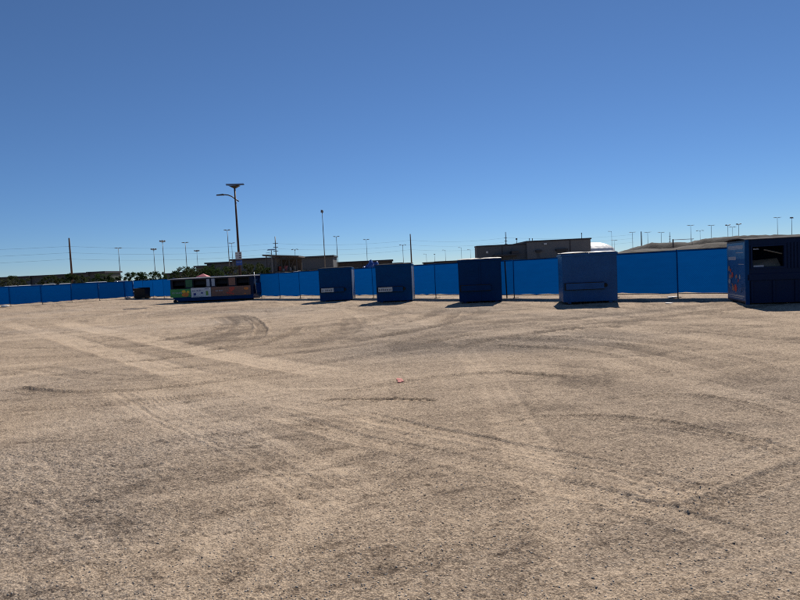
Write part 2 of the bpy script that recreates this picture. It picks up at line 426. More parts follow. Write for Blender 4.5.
# (points, half width m, tint, rut depth m, tread 0/1)
TRACKS = [
    (pl([(0, 322), (50, 334), (84, 345), (135, 357), (182, 372), (236, 385), (330, 412), (420, 444)]), .26, .11, .012, 0),
    (pl([(60, 322), (91, 329), (135, 336), (175, 345), (209, 351), (250, 359), (320, 371), (390, 381)]), .25, .13, .012, 0),
    (pl([(120, 385), (190, 420), (260, 450), (320, 480), (380, 520)]), .35, .07, .010, 1),
    (pl([(0, 470), (60, 510), (110, 560), (140, 610)]), .16, .05, .008, 1),
    (pl([(140, 352), (190, 345), (232, 334), (243, 325), (236, 317), (215, 314)]), .22, -.11, .02, 1),
    (pl([(120, 344), (180, 338), (222, 329), (229, 322), (220, 316)]), .18, -.08, .02, 1),
    (pl([(330, 345), (395, 334), (440, 326), (470, 317), (486, 308)]), .14, -.15, .03, 0),
    (pl([(270, 352), (330, 338), (352, 325), (350, 316)]), .25, -.07, .02, 1),
    (pl([(385, 352), (430, 340), (452, 330), (500, 322), (580, 318)]), .30, -.09, .02, 1),
    (pl([(470, 338), (540, 340), (600, 344), (640, 350), (668, 360)]), .20, -.17, .03, 1),
    (pl([(590, 343), (650, 350), (700, 361), (740, 372), (780, 390)]), .22, -.13, .03, 1),
    (pl([(500, 346), (560, 356), (590, 372), (585, 392)]), .30, -.09, .02, 1),
    (pl([(530, 330), (620, 322), (720, 318), (800, 318)]), .12, -.09, .02, 0),
    (pl([(310, 402), (345, 401), (395, 401), (440, 402)]), .05, -.20, .05, 1),  # thin black line: crack shadow put into the tint, with a rut
    (pl([(265, 389), (330, 389), (400, 387)]), .06, .12, .01, 0),
    (pl([(150, 430), (260, 421), (330, 419), (420, 425)]), .05, .08, .006, 0),
    (pl([(270, 400), (360, 420), (440, 438), (540, 462), (640, 486), (740, 512), (820, 530)]), .13, .07, .022, 1),
    (pl([(250, 410), (350, 436), (430, 452), (530, 480), (640, 508), (760, 545), (820, 562)]), .13, .05, .022, 1),
    (pl([(330, 410), (420, 428), (540, 452), (650, 478), (760, 502), (830, 516)]), .12, .04, .022, 1),
    (pl([(830, 436), (760, 456), (700, 480), (640, 505), (580, 540)]), .13, .05, .02, 1),
    (pl([(830, 462), (770, 478), (720, 498), (680, 520)]), .10, -.05, .02, 1),
    (pl([(830, 560), (740, 590), (690, 610)]), .12, .05, .015, 1),
    (pl([(560, 600), (660, 585), (760, 560)]), .10, .03, .014, 1),
    (pl([(170, 610), (200, 560), (260, 500), (330, 460), (380, 440)]), .14, .05, .015, 0),
    (pl([(260, 600), (290, 550), (340, 500), (400, 465)]), .14, .04, .015, 0),
    (pl([(0, 410), (90, 404), (180, 398), (270, 388)]), .15, -.06, .012, 1),
    (pl([(0, 432), (80, 425), (160, 408), (260, 398)]), .22, .05, .010, 0),
    (pl([(440, 372), (520, 368), (610, 374), (700, 386), (800, 404)]), .25, .06, .012, 1),
    (pl([(20, 366), (120, 378), (230, 372), (320, 358)]), .2, -.05, .012, 1),
    (pl([(300, 336), (360, 331), (410, 322), (432, 314), (440, 308)]), .10, -.12, .03, 0),
    (pl([(290, 342), (350, 339), (410, 331), (446, 321), (458, 311)]), .10, -.12, .03, 0),
    (pl([(440, 352), (500, 338), (560, 330), (640, 326), (740, 326), (800, 328)]), .10, -.13, .03, 0),
    (pl([(420, 345), (480, 333), (540, 325), (620, 319)]), .10, -.11, .03, 0),
    (pl([(480, 344), (560, 349), (620, 358), (660, 372), (680, 390)]), .11, -.12, .03, 0),
    (pl([(510, 336), (600, 338), (680, 347), (740, 360), (800, 380)]), .10, -.12, .03, 0),
    (pl([(170, 352), (215, 349), (250, 341), (262, 331), (256, 321), (240, 315)]), .10, -.10, .03, 0),
    (pl([(100, 362), (170, 358), (230, 350), (280, 338), (300, 326)]), .10, -.09, .03, 0),
    (pl([(600, 402), (680, 396), (740, 404), (800, 422)]), .08, -.09, .03, 0),
    (pl([(330, 395), (420, 380), (500, 374), (580, 380)]), .09, -.09, .03, 0),
    (pl([(0, 386), (80, 392), (180, 386), (280, 372), (360, 356)]), .09, -.08, .03, 0),
    (pl([(480, 430), (560, 418), (650, 422), (740, 440), (820, 468)]), .08, -.09, .03, 1),
    (pl([(640, 330), (700, 333), (760, 338), (830, 341)]), .1, -.10, .02, 0),
]
TRACKS = [(P_, hw_ * float(np.interp(np.median(P_[:, 1]), [4, 8, 14, 22], [1.0, 1.2, 1.6, 1.9])), tn_ * float(np.interp(np.median(P_[:, 1]), [4, 8, 14, 22], [.9, 1.0, 1.6, 1.8])), dp_, tr_) for P_, hw_, tn_, dp_, tr_ in TRACKS]
# (pixel, radius across m, radius in depth m, tint, gravel)
PATCH = [((470, 348), 3.2, 1.6, -.12, .35), ((400, 352), 2.2, 1.0, -.10, .2), ((565, 408), .55, .28, -.22, 0), ((580, 375), .7, 1.2, -.13, 0),
         ((640, 385), .8, .5, -.10, 0), ((720, 431), .75, .18, -.24, .2), ((660, 419), .5, .2, -.15, 0), ((770, 390), .9, .8, -.14, 0),  # the darkest thin patch here is shadow painted into the tint
         ((785, 408), .9, .8, -.10, 0), ((470, 492), .4, .10, -.20, .1), ((420, 455), .5, .2, -.12, .2), ((40, 470), 1.2, 1.2, -.07, .7),
         ((110, 520), .9, .5, -.07, .6), ((100, 546), .15, .06, -.2, .6), ((560, 340), 3.0, 1.2, -.06, .4), ((640, 355), .9, .3, -.16, .2),
         ((60, 600), .8, .4, -.04, .6), ((660, 545), .6, .3, -.10, .3), ((500, 560), .7, .3, -.06, .2), ((300, 440), 1.2, .5, -.07, .1),
         ((470, 400), .9, .4, -.07, .1), ((740, 400), 1.2, .7, -.06, .1), ((200, 440), 1.0, .5, -.06, .3), ((120, 330), 4, 3, .03, .2),
         ((690, 480), .22, .05, -.24, .1), ((330, 520), 1.0, .5, .04, 0), ((440, 400), 2.0, 0.8, .03, 0), ((230, 545), .6, .5, .05, 0),  # the dark sliver here is a shadow painted as tint
         ((620, 311), 5, 1.6, -.12, .5), ((430, 311), 5, 2.0, -.12, .5), ((270, 309), 6, 2.5, -.10, .4), ((30, 312), 5, 3, -.05, .3)]

ARCS = []
_g = random.Random(21)
for _k in range(26):
    _a = _g.uniform(0, 6.283); _r = _g.choice([6, 9, 14, 22, 40, 70]) * _g.uniform(.8, 1.2)
    _px, _py = _g.uniform(-16, 14), _g.uniform(4, 34)
    _tn = _g.choice([-1, -1, 1]) * _g.uniform(.07, .15); _hw = _g.uniform(.13, .34)
    for _d in (0, 1.65):
        ARCS.append((_px + _r * math.cos(_a), _py + _r * math.sin(_a), _r + _d, _hw, _tn, _k * 7.3))
def qw_x(a, b): return a * .6 + b * .4

def ground_fields(x, y, r):
    """height, tint and gravel amount of the lot at each point"""
    h = base_height(x, y)
    lot = 1 - sstep(0.0, 0.3, h)
    fine = 1 - sstep(9, 26, r)
    warpx = x + 0.25 * nz(x, y, 1.3, .2, 3) + .08 * nz(x, y, .35, .9, 8); warpy = y + 0.25 * nz(x, y, 1.3, 1.1, 7) + .08 * nz(x, y, .35, .3, 9)
    h = h + 0.05 * nz(x, y, 7.0) * lot + 0.022 * nz(x, y, 2.1, 1.0, 2) + 0.007 * nz(x, y, .8, .3, 4)
    h = h + 0.007 * nz(x, y, .31, .8, 5) + (0.004 * nz(x, y, .12, .1, 6) + 0.0045 * nz(x, y, .05, .4, 7) + 0.005 * nz(x, y, .024, .5, 8)) * fine
    # fine scraping left by traffic: stretched ridges running across the lot
    c, s = math.cos(.25), math.sin(.25)
    u = warpx * c + warpy * s; v = -warpx * s + warpy * c
    h = h + 0.005 * (vnoise(u * .9 + 20, v * 9 + 20) - .5) * (0.4 + vnoise(x * .3 + 9, y * .3 + 9))
    tint = 0.22 * nz(x, y, 5.5, .4, 11) + .10 * nz(warpx, warpy, 1.7, .9, 12) + .05 * nz(warpx, warpy, .55, .2, 13)
    tint = tint + .22 * (vnoise(u * .45 + 3, v * 3.2 + 3) - .5) + .10 * (vnoise(u * 1.3 + 33, v * 10 + 3) - .5)
    # many faint old wheel tracks: pairs of long arcs
    for (ax, ay, ar, hw, tn, ph) in ARCS:
        dd = np.abs(np.hypot(qw_x(x, warpx) - ax, qw_x(y, warpy) - ay) - ar)
        brk = np.clip(2.6 * vnoise(x * .12 + ph, y * .12 + ph) - .7, 0, 1) * (.5 + vnoise(x * 2.2 + ph, y * 2.2 + ph))
        k = (1 - sstep(hw * .78, hw * 1.1, dd)) * brk
        tint = tint + tn * 1.5 * k + .22 * k * (vnoise(dd * 24 + ph, (x + y) * .5 + ph) - .5)
        h = h + .008 * k * (vnoise(dd * 24 + ph, (x + y) * .5 + ph) - .5)
        h = h - .006 * k + .006 * brk * np.exp(-((dd - hw * 1.2) / (hw * .35)) ** 2)
    # short dark streaks: shade of the rough ground put into the tint
    for (su, sv, o_, th_, am_) in ((1.0, 4.5, 5, .84, .20), (2.4, 8.0, 51, .84, .24), (5.0, 15.0, 91, .87, .30)):
        ca_ = math.cos(o_ * 1.3) * .22; m_ = vnoise((u + v * ca_) * su + o_ + .5 * nz(x, y, .6, .3, o_), (v - u * ca_) * sv + o_ + .9 * nz(x, y, .5, .7, o_)) * .72 + .28 * vnoise(x * .5 + o_, y * .5 + o_)
        sc_ = sstep(th_ - .10, th_ - .02, m_)
        tint = tint - am_ * sc_ * (.6 + .6 * vnoise(x * 9 + o_, y * 9))
        h = h - .002 * sc_
    grav = np.clip((vnoise(x / 3.1 + 70, y / 3.1 + 70) - .55) * 2.2, 0, .6)
    for P, hw, tn, dep, tread in TRACKS:
        m = (x > P[:, 0].min() - 1) & (x < P[:, 0].max() + 1) & (y > P[:, 1].min() - 1) & (y < P[:, 1].max() + 1)
        idx = np.nonzero(m)[0]
        if len(idx) == 0: continue
        qx, qy = warpx[idx] * .5 + x[idx] * .5, warpy[idx] * .5 + y[idx] * .5
        best = np.full(len(idx), 1e9); bs = np.zeros(len(idx)); bside = np.zeros(len(idx)); acc = 0.0
        for i in range(len(P) - 1):
            ax, ay = P[i]; dx, dy = P[i + 1] - P[i]; ln = math.hypot(dx, dy) + 1e-9
            t = np.clip(((qx - ax) * dx + (qy - ay) * dy) / ln ** 2, 0, 1)
            ex, ey = qx - ax - t * dx, qy - ay - t * dy
            d2 = ex * ex + ey * ey
            w_ = d2 < best
            best = np.where(w_, d2, best); bs = np.where(w_, acc + t * ln, bs)
            bside = np.where(w_, np.sign(dx * ey - dy * ex), bside); acc += ln
        dist = np.sqrt(best)
        prof = 1 - sstep(hw * .8, hw * 1.12, dist)
        brk = sstep(.25, .6, vnoise(bs * .55 + hw * 100, bs * 0 + dep * 999 + tn * 77)) * .55 + .45
        endf = sstep(0, acc * .12, bs) * sstep(0, acc * .12, acc - bs)
        k = prof * brk * endf
        rim = np.exp(-((dist - hw * 1.25) / (hw * .3)) ** 2) * brk * endf
        tint[idx] += tn * 2.2 * k * (.75 + .5 * vnoise(qx * 4 + 5, qy * 4 + 5)) - .03 * rim
        st = vnoise(dist * bside * 22 + 40, bs * .6 + hw * 300) - .5
        tint[idx] += .28 * st * (k + .5 * rim)
        dk = .35 + .45 * sstep(7, 14, r[idx])
        h[idx] += -dep * dk * k + dep * dk * rim + .009 * st * k
        if tread and hw < .24:
            lug = np.sin((bs + bside * np.minimum(dist, hw) * .55) * 2 * math.pi / .062)
            near = 1 - sstep(10, 20, r[idx])
            h[idx] += .0035 * np.clip(lug * 1.5, -1, 1) * k * near * np.clip(2.2 * vnoise(qx * 1.3, qy * 1.3) - .5, 0, 1.4)
    for (px, py), rx, ry, tn, gv in PATCH:
        g = G(px, py)
        d = np.sqrt(((warpx - g.x) / rx) ** 2 + ((warpy - g.y) / ry) ** 2)
        k = 1 - sstep(.35, 1.15, d + .9 * nz(x, y, rx * .5, .5, px))
        tint = tint + tn * k * (.6 + .8 * vnoise(x * 3.1, y * 9.3))
        grav = grav + gv * k
        h = h + np.where(tn < -.15, .012 * k * nz(x, y, .15, .5, 3), 0)
    tint = np.clip(tint, -.6, .4) * 0.8
    h = h + grav * fine * (.012 * nz(x, y, .045, .2, 21) + .010 * nz(x, y, .09, .2, 22))
    return h, tint, np.clip(grav, 0, 1)

ang = np.concatenate([np.linspace(-180, -46, 40)[:-1], np.linspace(-46, 46, 1340), np.linspace(46, 180, 40)[1:-1]])
rad = np.concatenate([np.linspace(.3, 2.2, 6)[:-1], 1 / np.linspace(1 / 2.2, 1 / 75, 600), np.geomspace(80, 6000, 40)])
A_, R_ = np.meshgrid(np.radians(ang), rad)
gx = (R_ * np.sin(A_)).ravel(); gy = (R_ * np.cos(A_)).ravel()
gh, gt, gg = ground_fields(gx, gy, R_.ravel())
farmask = 1 - sstep(60, 110, R_.ravel())
gh = base_height(gx, gy) + (gh - base_height(gx, gy)) * (farmask * .9 + .1)
na, nr = len(ang), len(rad)
gv = np.stack([gx, gy, gh], 1)
gv = np.vstack([gv, [[0, 0, float(gh[:na].mean())]]])
i, j = np.meshgrid(np.arange(nr - 1), np.arange(na), indexing='ij')
j2 = (j + 1) % na
quads = np.stack([i * na + j, i * na + j2, (i + 1) * na + j2, (i + 1) * na + j], -1).reshape(-1, 4)[:, ::-1]
tris = np.array([(nr * na, (k + 1) % na, k) for k in range(na)])[:, ::-1]
tris = tris[:, ::-1]
me = bpy.data.meshes.new('ground')
nl = len(quads) * 4 + len(tris) * 3
me.vertices.add(len(gv)); me.vertices.foreach_set('co', gv.astype(np.float32).ravel())
me.loops.add(nl); me.loops.foreach_set('vertex_index', np.concatenate([quads.ravel(), tris.ravel()]).astype(np.int32))
ls = np.concatenate([np.arange(len(quads)) * 4, len(quads) * 4 + np.arange(len(tris)) * 3]).astype(np.int32)
me.polygons.add(len(ls)); me.polygons.foreach_set('loop_start', ls)
me.update(calc_edges=True)
me.polygons.foreach_set('use_smooth', np.ones(len(ls), dtype=bool))
for nm, a in (('tint', gt), ('gravel', gg)):
    at = me.attributes.new(nm, 'FLOAT', 'POINT')
    at.data.foreach_set('value', np.append(a, 0.0).astype(np.float32))
me.materials.append(M['dirt'])
ground = tag(link('ground', me), 'flat tan dirt and gravel lot marked by tyre tracks', 'ground', kind='structure')

# ---- loose stones lying on the lot (nobody could count them)
def pebbles(name, n, smin, smax, mat, label, rmin, rmax, seed, clump=True):
    g = np.random.default_rng(seed)
    k = n * 4
    r = 1 / g.uniform(1 / rmax, 1 / rmin, k); a = np.radians(g.uniform(-42, 42, k))
    x = r * np.sin(a); y = r * np.cos(a)
    dens = vnoise(x * 1.1 + 70, y * 1.1 + 70) * .6 + vnoise(x * .33 + 71, y * .33 + 71) * .7 + np.where(x < -.4, .18, 0) - .5
    keep = g.random(k) < np.clip(dens * 1.6, .05, 1)
    x, y, r = x[keep][:n], y[keep][:n], r[keep][:n]
    n = len(x)
    h, _, _ = ground_fields(x, y, r)
    oct_ = np.array([(1, 0, 0), (0, 1, 0), (-1, 0, 0), (0, -1, 0), (0, 0, 1), (0, 0, -1), (.62, .62, .35), (-.62, .62, .3), (-.62, -.62, .4), (.62, -.62, .3)], dtype=np.float32)
    fc = np.array([(0, 6, 4), (6, 1, 4), (1, 7, 4), (7, 2, 4), (2, 8, 4), (8, 3, 4), (3, 9, 4), (9, 0, 4),
                   (6, 0, 5), (1, 6, 5), (7, 1, 5), (2, 7, 5), (8, 2, 5), (3, 8, 5), (9, 3, 5), (0, 9, 5)])
    size = smin + (smax - smin) * g.random(n) ** 4
    v = oct_[None] * (1 + .3 * (g.random((n, 10, 1)) - .5)) * size[:, None, None]
    v[:, :, 0] *= g.uniform(.8, 1.5, (n, 1)); v[:, :, 2] *= g.uniform(.35, .65, (n, 1))
    t = g.uniform(0, 6.28, n); c, s = np.cos(t)[:, None], np.sin(t)[:, None]
    vx = v[:, :, 0] * c - v[:, :, 1] * s + x[:, None]; vy = v[:, :, 0] * s + v[:, :, 1] * c + y[:, None]
    vz = v[:, :, 2] + (h + size * .18)[:, None]
    V = np.stack([vx, vy, vz], -1).reshape(-1, 3)
    Fc = (fc[None] + (np.arange(n) * 10)[:, None, None]).reshape(-1, 3)
    me = bpy.data.meshes.new(name)
    me.vertices.add(len(V)); me.vertices.foreach_set('co', V.astype(np.float32).ravel())
    me.loops.add(len(Fc) * 3); me.loops.foreach_set('vertex_index', Fc.ravel().astype(np.int32))
    me.polygons.add(len(Fc)); me.polygons.foreach_set('loop_start', (np.arange(len(Fc)) * 3).astype(np.int32))
    me.update(calc_edges=True)
    me.materials.append(M[mat])
    tag(link(name, me), label, 'gravel', kind='stuff')
pebbles('pale_gravel', 12000, .002, .007, 'stone_pale', 'small pale stones scattered over the dirt lot', 2.2, 22, 1)
pebbles('grey_gravel', 9000, .0015, .006, 'stone_grey', 'small brownish grey stones scattered over the dirt lot', 2.2, 24, 2)
pebbles('dark_gravel', 900, .002, .0075, 'stone_dark', 'small dark stones scattered over the dirt lot', 2.2, 26, 3)

# ---- earth berms beyond the fence on the right
def berm(name, crest, Y0, halfw, mat, label, seed, flat=0.15):
    """a long earth bank: crest given as photo pixels at distances, falling away on both sides"""
    pts = [AT(px, py, Y) for px, py, Y in crest]
    nU, nV = 150, 26
    V = []
    tot = len(pts) - 1
    for i in range(nU):
        t = i / (nU - 1) * tot; k = min(int(t), tot - 1); f = t - k
        f2 = f * f * (3 - 2 * f) * .4 + f * .6
        c = pts[k].lerp(pts[k + 1], f2)
        g0 = GZ(c.x, c.y)
        for j in range(nV):
            s = (j / (nV - 1) - .5) * 2
            prof = 1 - float(sstep(flat, 1.0, abs(s)))
            x = c.x + s * halfw * .35; y = c.y + s * halfw
            rough = .28 * float(nz(np.array([x]), np.array([y]), 1.7, .5, seed)[0]) + .16 * float(nz(np.array([x]), np.array([y]), .6, .5, seed + 1)[0])
            V.append((x, y, g0 - .3 + prof * (c.z - g0 + .3) + rough * prof * (.9)))
    Fc = [(i * nV + j, (i + 1) * nV + j, (i + 1) * nV + j + 1, i * nV + j + 1) for i in range(nU - 1) for j in range(nV - 1)]
    return tag(MB().add(V, Fc).build(name, mat, smooth=True), label, 'berm', kind='structure')
berm('earth_berm', [(585, 262, 52), (620, 251.5, 50), (660, 248.5, 48), (700, 245, 46), (735, 241.5, 45), (775, 240, 44), (830, 240, 43), (900, 243, 42)], 0, 7, 'berm_tan',
     'tan bank of bare earth rising behind the blue fence on the right', 5)
berm('far_earth_berm', [(600, 258, 120), (636, 247.5, 116), (650, 243.5, 112), (690, 243, 106), (700, 240, 104), (735, 236.5, 98), (770, 236, 95), (830, 235, 90), (920, 232, 84)], 0, 12, 'berm_dark',
     'darker flat topped bank behind the tan earth bank on the right', 9, flat=.3)

# ================================================================== FENCES
def screen_mesh(wd, hgt, seed):
    g = random.Random(seed)
    nx, nzv = 9, 6
    V = []
    for k in range(nzv):
        for i in range(nx):
            u, v = i / (nx - 1), k / (nzv - 1)
            bil = .03 * math.sin(math.pi * u) * math.sin(math.pi * v) * g.uniform(.2, 1.6)
            sag = (-.022 * math.sin(math.pi * u) if k == nzv - 1 else 0) + (.03 * g.uniform(-.6, 1) if k == 0 and 0 < i < nx - 1 else 0)
            V.append((u * wd, -.035 + bil, .20 + v * (hgt - .20) + sag))
    Fc = [(k * nx + i, k * nx + i + 1, (k + 1) * nx + i + 1, (k + 1) * nx + i) for k in range(nzv - 1) for i in range(nx - 1)]
    return MB().add(V, Fc).mesh('screen_panel', 'screen', smooth=True)
def fence(label, origin, direction, first, count, wd, hgt, bright=(), side=1):
    ds = [0.0] + [first + k * wd for k in range(count)]
    f = thing('temporary_fence', label, 'fence')
    ang = math.atan2(direction.y, direction.x)
    scr = [screen_mesh(wd, hgt, 100 + s) for s in range(5)]
    post = MB().bar((0, 0, -.03), (0, 0, hgt + .03), .024, 8).mesh('post', 'post_dark', True)
    post2 = MB().bar((0, 0, -.03), (0, 0, hgt + .03), .026, 8).mesh('post', 'galv', True)
    rail = MB().bar((0.03, 0, hgt - .01), (wd - .03, 0, hgt - .01), .018, 6).mesh('rail', 'post_dark', True)
    rail2 = MB().bar((0.03, 0, .17), (wd - .03, 0, .17), .016, 6).mesh('bottom_rail', 'post_dark', True)
    foot = MB().bar((0, -.1, .015), (0, .34, .015), .016, 6).mesh('foot', 'post_dark', True)
    g = random.Random(count)
    for k in range(len(ds)):
        p = origin + direction * ds[k]
        z = GZ(p.x, p.y)
        po = link('post', post2 if k in bright else post, f); po.location = (p.x, p.y, z); po.rotation_euler = (g.uniform(-.012, .012), g.uniform(-.015, .015), ang)
        fo = link('foot', foot, f); fo.location = (p.x, p.y, z); fo.rotation_euler = (0, 0, ang + g.uniform(-.1, .1))
        if k < len(ds) - 1:
            so_ = link('screen_panel', scr[g.randrange(5)], f)
            so_.location = (p.x, p.y, z + g.uniform(-.025, .025)); so_.rotation_euler = (g.uniform(-.006, .006), g.uniform(-.004, .004), ang)
            so_.scale = ((ds[k + 1] - ds[k]) / wd, side, 1)
            ra = link('rail', rail, so_); rb = link('bottom_rail', rail2, so_)
    return f
HB = 1.86
# phase of the right run from the post seen at x=436 in the photo
def on_B(px):
    u = ray(px, 297); k = u.x / u.y
    x = k * FB_C / (1 + FB_K * k); return Vector((x, FB_C - FB_K * x, 0))
def on_A(px):
    u = ray(px, 302); k = u.x / u.y
    x = k * FA_C / (1 - FA_K * k); return Vector((x, FA_C + FA_K * x, 0))
WB = (on_B(678) - on_B(436)).length / 5
s0 = (on_B(436) - CORNER).length % WB
WA = (on_A(10.6) - on_A(126)).length / 4
sA0 = (on_A(126) - CORNER).length % WA
print('panel widths', WB, WA, 'start', s0, sA0)
fence('fence of bright blue screens running behind the row of blue bins', CORNER, DIR_B, s0, 29, WB, HB, bright=())
fence('fence of darker blue screens at far left, left of the corner', CORNER, DIR_A, sA0, 11, WA, HB, side=-1)
# leaning loose pole by the right fence
a = on_B(506.5); b = AT(504.5, 261, a.y + .0)
q = MB().bar((a.x, a.y - .12, 0.0), (b.x, b.y - .06, b.z), .03, 8).build('loose_pole', 'post_dark', smooth=True)
tag(q, 'thin dark pole leaning on blue fence right of the third bin', 'pole')

# ================================================================== FRONT LOAD BINS
def lettering(mb, x0, x1, z0, z1, y, seed, mi, rows=1):
    """print too small to read: uneven strokes"""
    g = random.Random(seed)
    rh = (z1 - z0) / rows
    for r in range(rows):
        x = x0
        while x < x1:
            wv = g.uniform(.3, .8) * rh
            if g.random() < .85:
                za = z0 + r * rh + rh * .15; zb = z0 + (r + 1) * rh - rh * g.uniform(.1, .35)
                mb.box(x, min(x + wv * .55, x1), y - .003, y, za, zb, mi)
            x += wv
    return mb
def bin_(px, py, rz, mat, lidmat, label, W=1.90, D=1.65, Ht=1.92, sticker=False, seam=False, lid_up=0.0):
    c = G(px, py)
    t = thing('front_load_bin', label, 'bin', (c.x, c.y, 0), rz, 'row of blue front load bins')
    hw = W / 2
    b = MB()                              # hollow welded body, tapering a little towards the ground
    i = .03
    def wall(x0, y0, x1, y1, nx_, ny_):
        pass
    lo, hi = .06, Ht
    def ring(z, off, tp):
        return [(-hw + off + tp, off, z), (hw - off - tp, off, z), (hw - off - tp, D - off, z), (-hw + off + tp, D - off, z)]
    o0, o1 = ring(lo, 0, .006), ring(hi, 0, 0)
    i0, i1 = ring(lo + .03, i, .006), ring(hi, i, 0)
    V = o0 + o1 + i0 + i1
    Fc = [(3, 2, 1, 0)] + [(k, (k + 1) % 4, 4 + (k + 1) % 4, 4 + k) for k in range(4)]
    Fc += [(4 + k, 4 + (k + 1) % 4, 12 + (k + 1) % 4, 12 + k) for k in range(4)]
    Fc += [(8 + (k + 1) % 4, 8 + k, 12 + k, 12 + (k + 1) % 4) for k in range(4)] + [(8, 9, 10, 11)]
    body = b.add(V, Fc).build('body', mat, t, bevel=.012)
    r = MB()
    r.box(-hw - .035, hw + .035, -.035, -.002, Ht - .09, Ht - .01).box(-hw - .035, hw + .035, D + .002, D + .035, Ht - .09, Ht - .01)
    r.box(-hw - .035, -hw - .002, -.002, D + .002, Ht - .09, Ht - .01).box(hw + .002, hw + .035, -.002, D + .002, Ht - .09, Ht - .01)
    r.build('rim', mat, t, bevel=.006)
    # fork pocket: an open steel sleeve on the front face and its twin at the back
    for y0, y1 in ((-.115, -.003), (D + .003, D + .115)):
        p = MB()
        x0, x1, z0, z1 = -hw + .06, hw * .50, .52, .80
        p.box(x0, x1, y0, y1, z0, z0 + .025, 1).box(x0, x1, y0, y1, z1 - .025, z1, 1).box(x0, x0 + .05, y0 - .004, y0 - .001, z0 + .026, z1 - .026, 1)  # black edges put the sleeve's shadow lines into the colour
        yf = (y0, y0 + .02) if y0 < 0 else (y1 - .02, y1)
        p.box(x0, x1, yf[0], yf[1], z0 + .025, z1 - .025)
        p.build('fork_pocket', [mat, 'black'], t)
    if seam:
        MB().box(-.03, .03, -.028, -.003, .82, Ht - .10).build('rib', mat, t)
        MB().box(-.03, .03, -.028, -.003, .08, .50).build('rib', mat, t)
    else:
        MB().disc((hw * .56, -.03, .67), (0, 1, 0), .075, .05, 14).build('latch_ring', 'black', t, bevel=.006)
    if sticker:
        s = MB().box(-hw + .12, -hw + .84, -.122, -.1155, .545, .775)
        st = s.build('label_plate', 'label_white', t)
        st['label'] = 'worn white label with faded lettering'
        lettering(MB(), -hw + .15, -hw + .80, .58, .73, -.1225, int(px), 0).build('lettering', 'ink', st)
    if sticker:
        e_ = MB().box(hw + .004, hw + .03, D - .10, D - .002, .06, Ht - .10).box(hw + .004, hw + .012, .02, D - .104, .06, Ht - .10)  # pale plate added to imitate sun glare on the painted side
        e_.build('glare_plate', 'galv', t)['label'] = 'bright plate added for the sun glare on the side'
    # two plastic lids meeting over the middle, slightly domed
    for k, (xa, xb) in enumerate(((-hw - .02, -.01), (.01, hw + .02))):
        V = []; n = 7
        for iy in range(n):
            for ix in range(n):
                u, v = ix / (n - 1), iy / (n - 1)
                dome = .03 * (1 - (2 * u - 1) ** 4) * (1 - (2 * v - 1) ** 4)
                z = Ht + .012 + dome + v * .04 + lid_up * (1 - v) * (1 if k == 0 else .3) + random.uniform(-.006, .006)
                V.append((xa + u * (xb - xa), -.03 + v * (D + .05), z))
        V2 = [(x, y, z - .010) for x, y, z in V]
        Fc = []
        for iy in range(n - 1):
            for ix in range(n - 1):
                q = (iy * n + ix, iy * n + ix + 1, (iy + 1) * n + ix + 1, (iy + 1) * n + ix)
                Fc.append(q); Fc.append(tuple(n * n + w_ for w_ in q[::-1]))
        bd = [ix for ix in range(n)] + [iy * n + n - 1 for iy in range(1, n)] + [(n - 1) * n + ix for ix in range(n - 2, -1, -1)] + [iy * n for iy in range(n - 2, 0, -1)]
        for a_, b_ in zip(bd, bd[1:] + bd[:1]): Fc.append((b_, a_, n * n + a_, n * n + b_))
        ld = MB().add(V + V2, Fc).build('lid', lidmat, t, smooth=False)
    for x in (-hw + .25, hw - .25):
        MB().box(x - .06, x + .06, .05, D - .05, 0, .058).build('skid', mat, t)
    MB().bar((-hw + .1, D + .06, Ht + .02), (hw - .1, D + .06, Ht + .02), .02, 8).build('hinge_rod', 'black', t, smooth=True)
    return t
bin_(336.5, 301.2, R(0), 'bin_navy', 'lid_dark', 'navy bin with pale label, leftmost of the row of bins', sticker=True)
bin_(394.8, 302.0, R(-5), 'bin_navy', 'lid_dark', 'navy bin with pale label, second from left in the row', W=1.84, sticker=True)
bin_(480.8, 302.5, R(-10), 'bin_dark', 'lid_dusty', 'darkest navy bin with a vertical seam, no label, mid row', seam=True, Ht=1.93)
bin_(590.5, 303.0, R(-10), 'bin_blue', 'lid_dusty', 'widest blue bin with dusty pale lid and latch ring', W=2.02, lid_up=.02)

# ================================================================== RECYCLING CONTAINERS
def window_wall(mb, x0, x1, y0, y1, z0, z1, zs, ops, mi=0):
    """a front wall (thickness y0..y1) with openings (xa, xb) between heights zs"""
    mb.box(x0, x1, y0, y1, z0, zs[0], mi); mb.box(x0, x1, y0, y1, zs[1], z1, mi)
    xs = [x0] + [v for o in ops for v in o] + [x1]
    for k in range(0, len(xs), 2):
        if xs[k + 1] - xs[k] > .01: mb.box(xs[k], xs[k + 1], y0, y1, zs[0], zs[1], mi)
    return mb

# -- long container with green, white and brown panels
cl, crt = G(171, 303.2), G(254, 299.4)
vec = crt - cl
Lc = vec.length
rz = math.atan2(vec.y, vec.x)
t = thing('recycling_container', 'long container with green, white and brown printed panels before the fence', 'container', (cl.x, cl.y, 0), rz)
def cx(px): return (px - 171) / (254 - 171) * Lc
D, Hc = 2.2, 1.72
ops = [(cx(174.2), cx(186.2)), (cx(195), cx(207)), (cx(217.5), cx(229)), (cx(238), cx(250))]
zs = (1.06, 1.62)
b = MB()
window_wall(b, 0.05, Lc, 0, .06, .42, Hc, zs, ops)
b.box(.05, Lc, D - .06, D, .42, Hc)
b.box(.05, .11, .06, D - .06, .42, Hc).box(Lc - .06, Lc, .06, D - .06, .42, Hc)
b.box(.05, Lc, 0.06, D - .06, .42, .48)
b.build('body', 'box_navy', t)
hu = MB()                                  # lower hull narrows to the ground, cut away at the left end
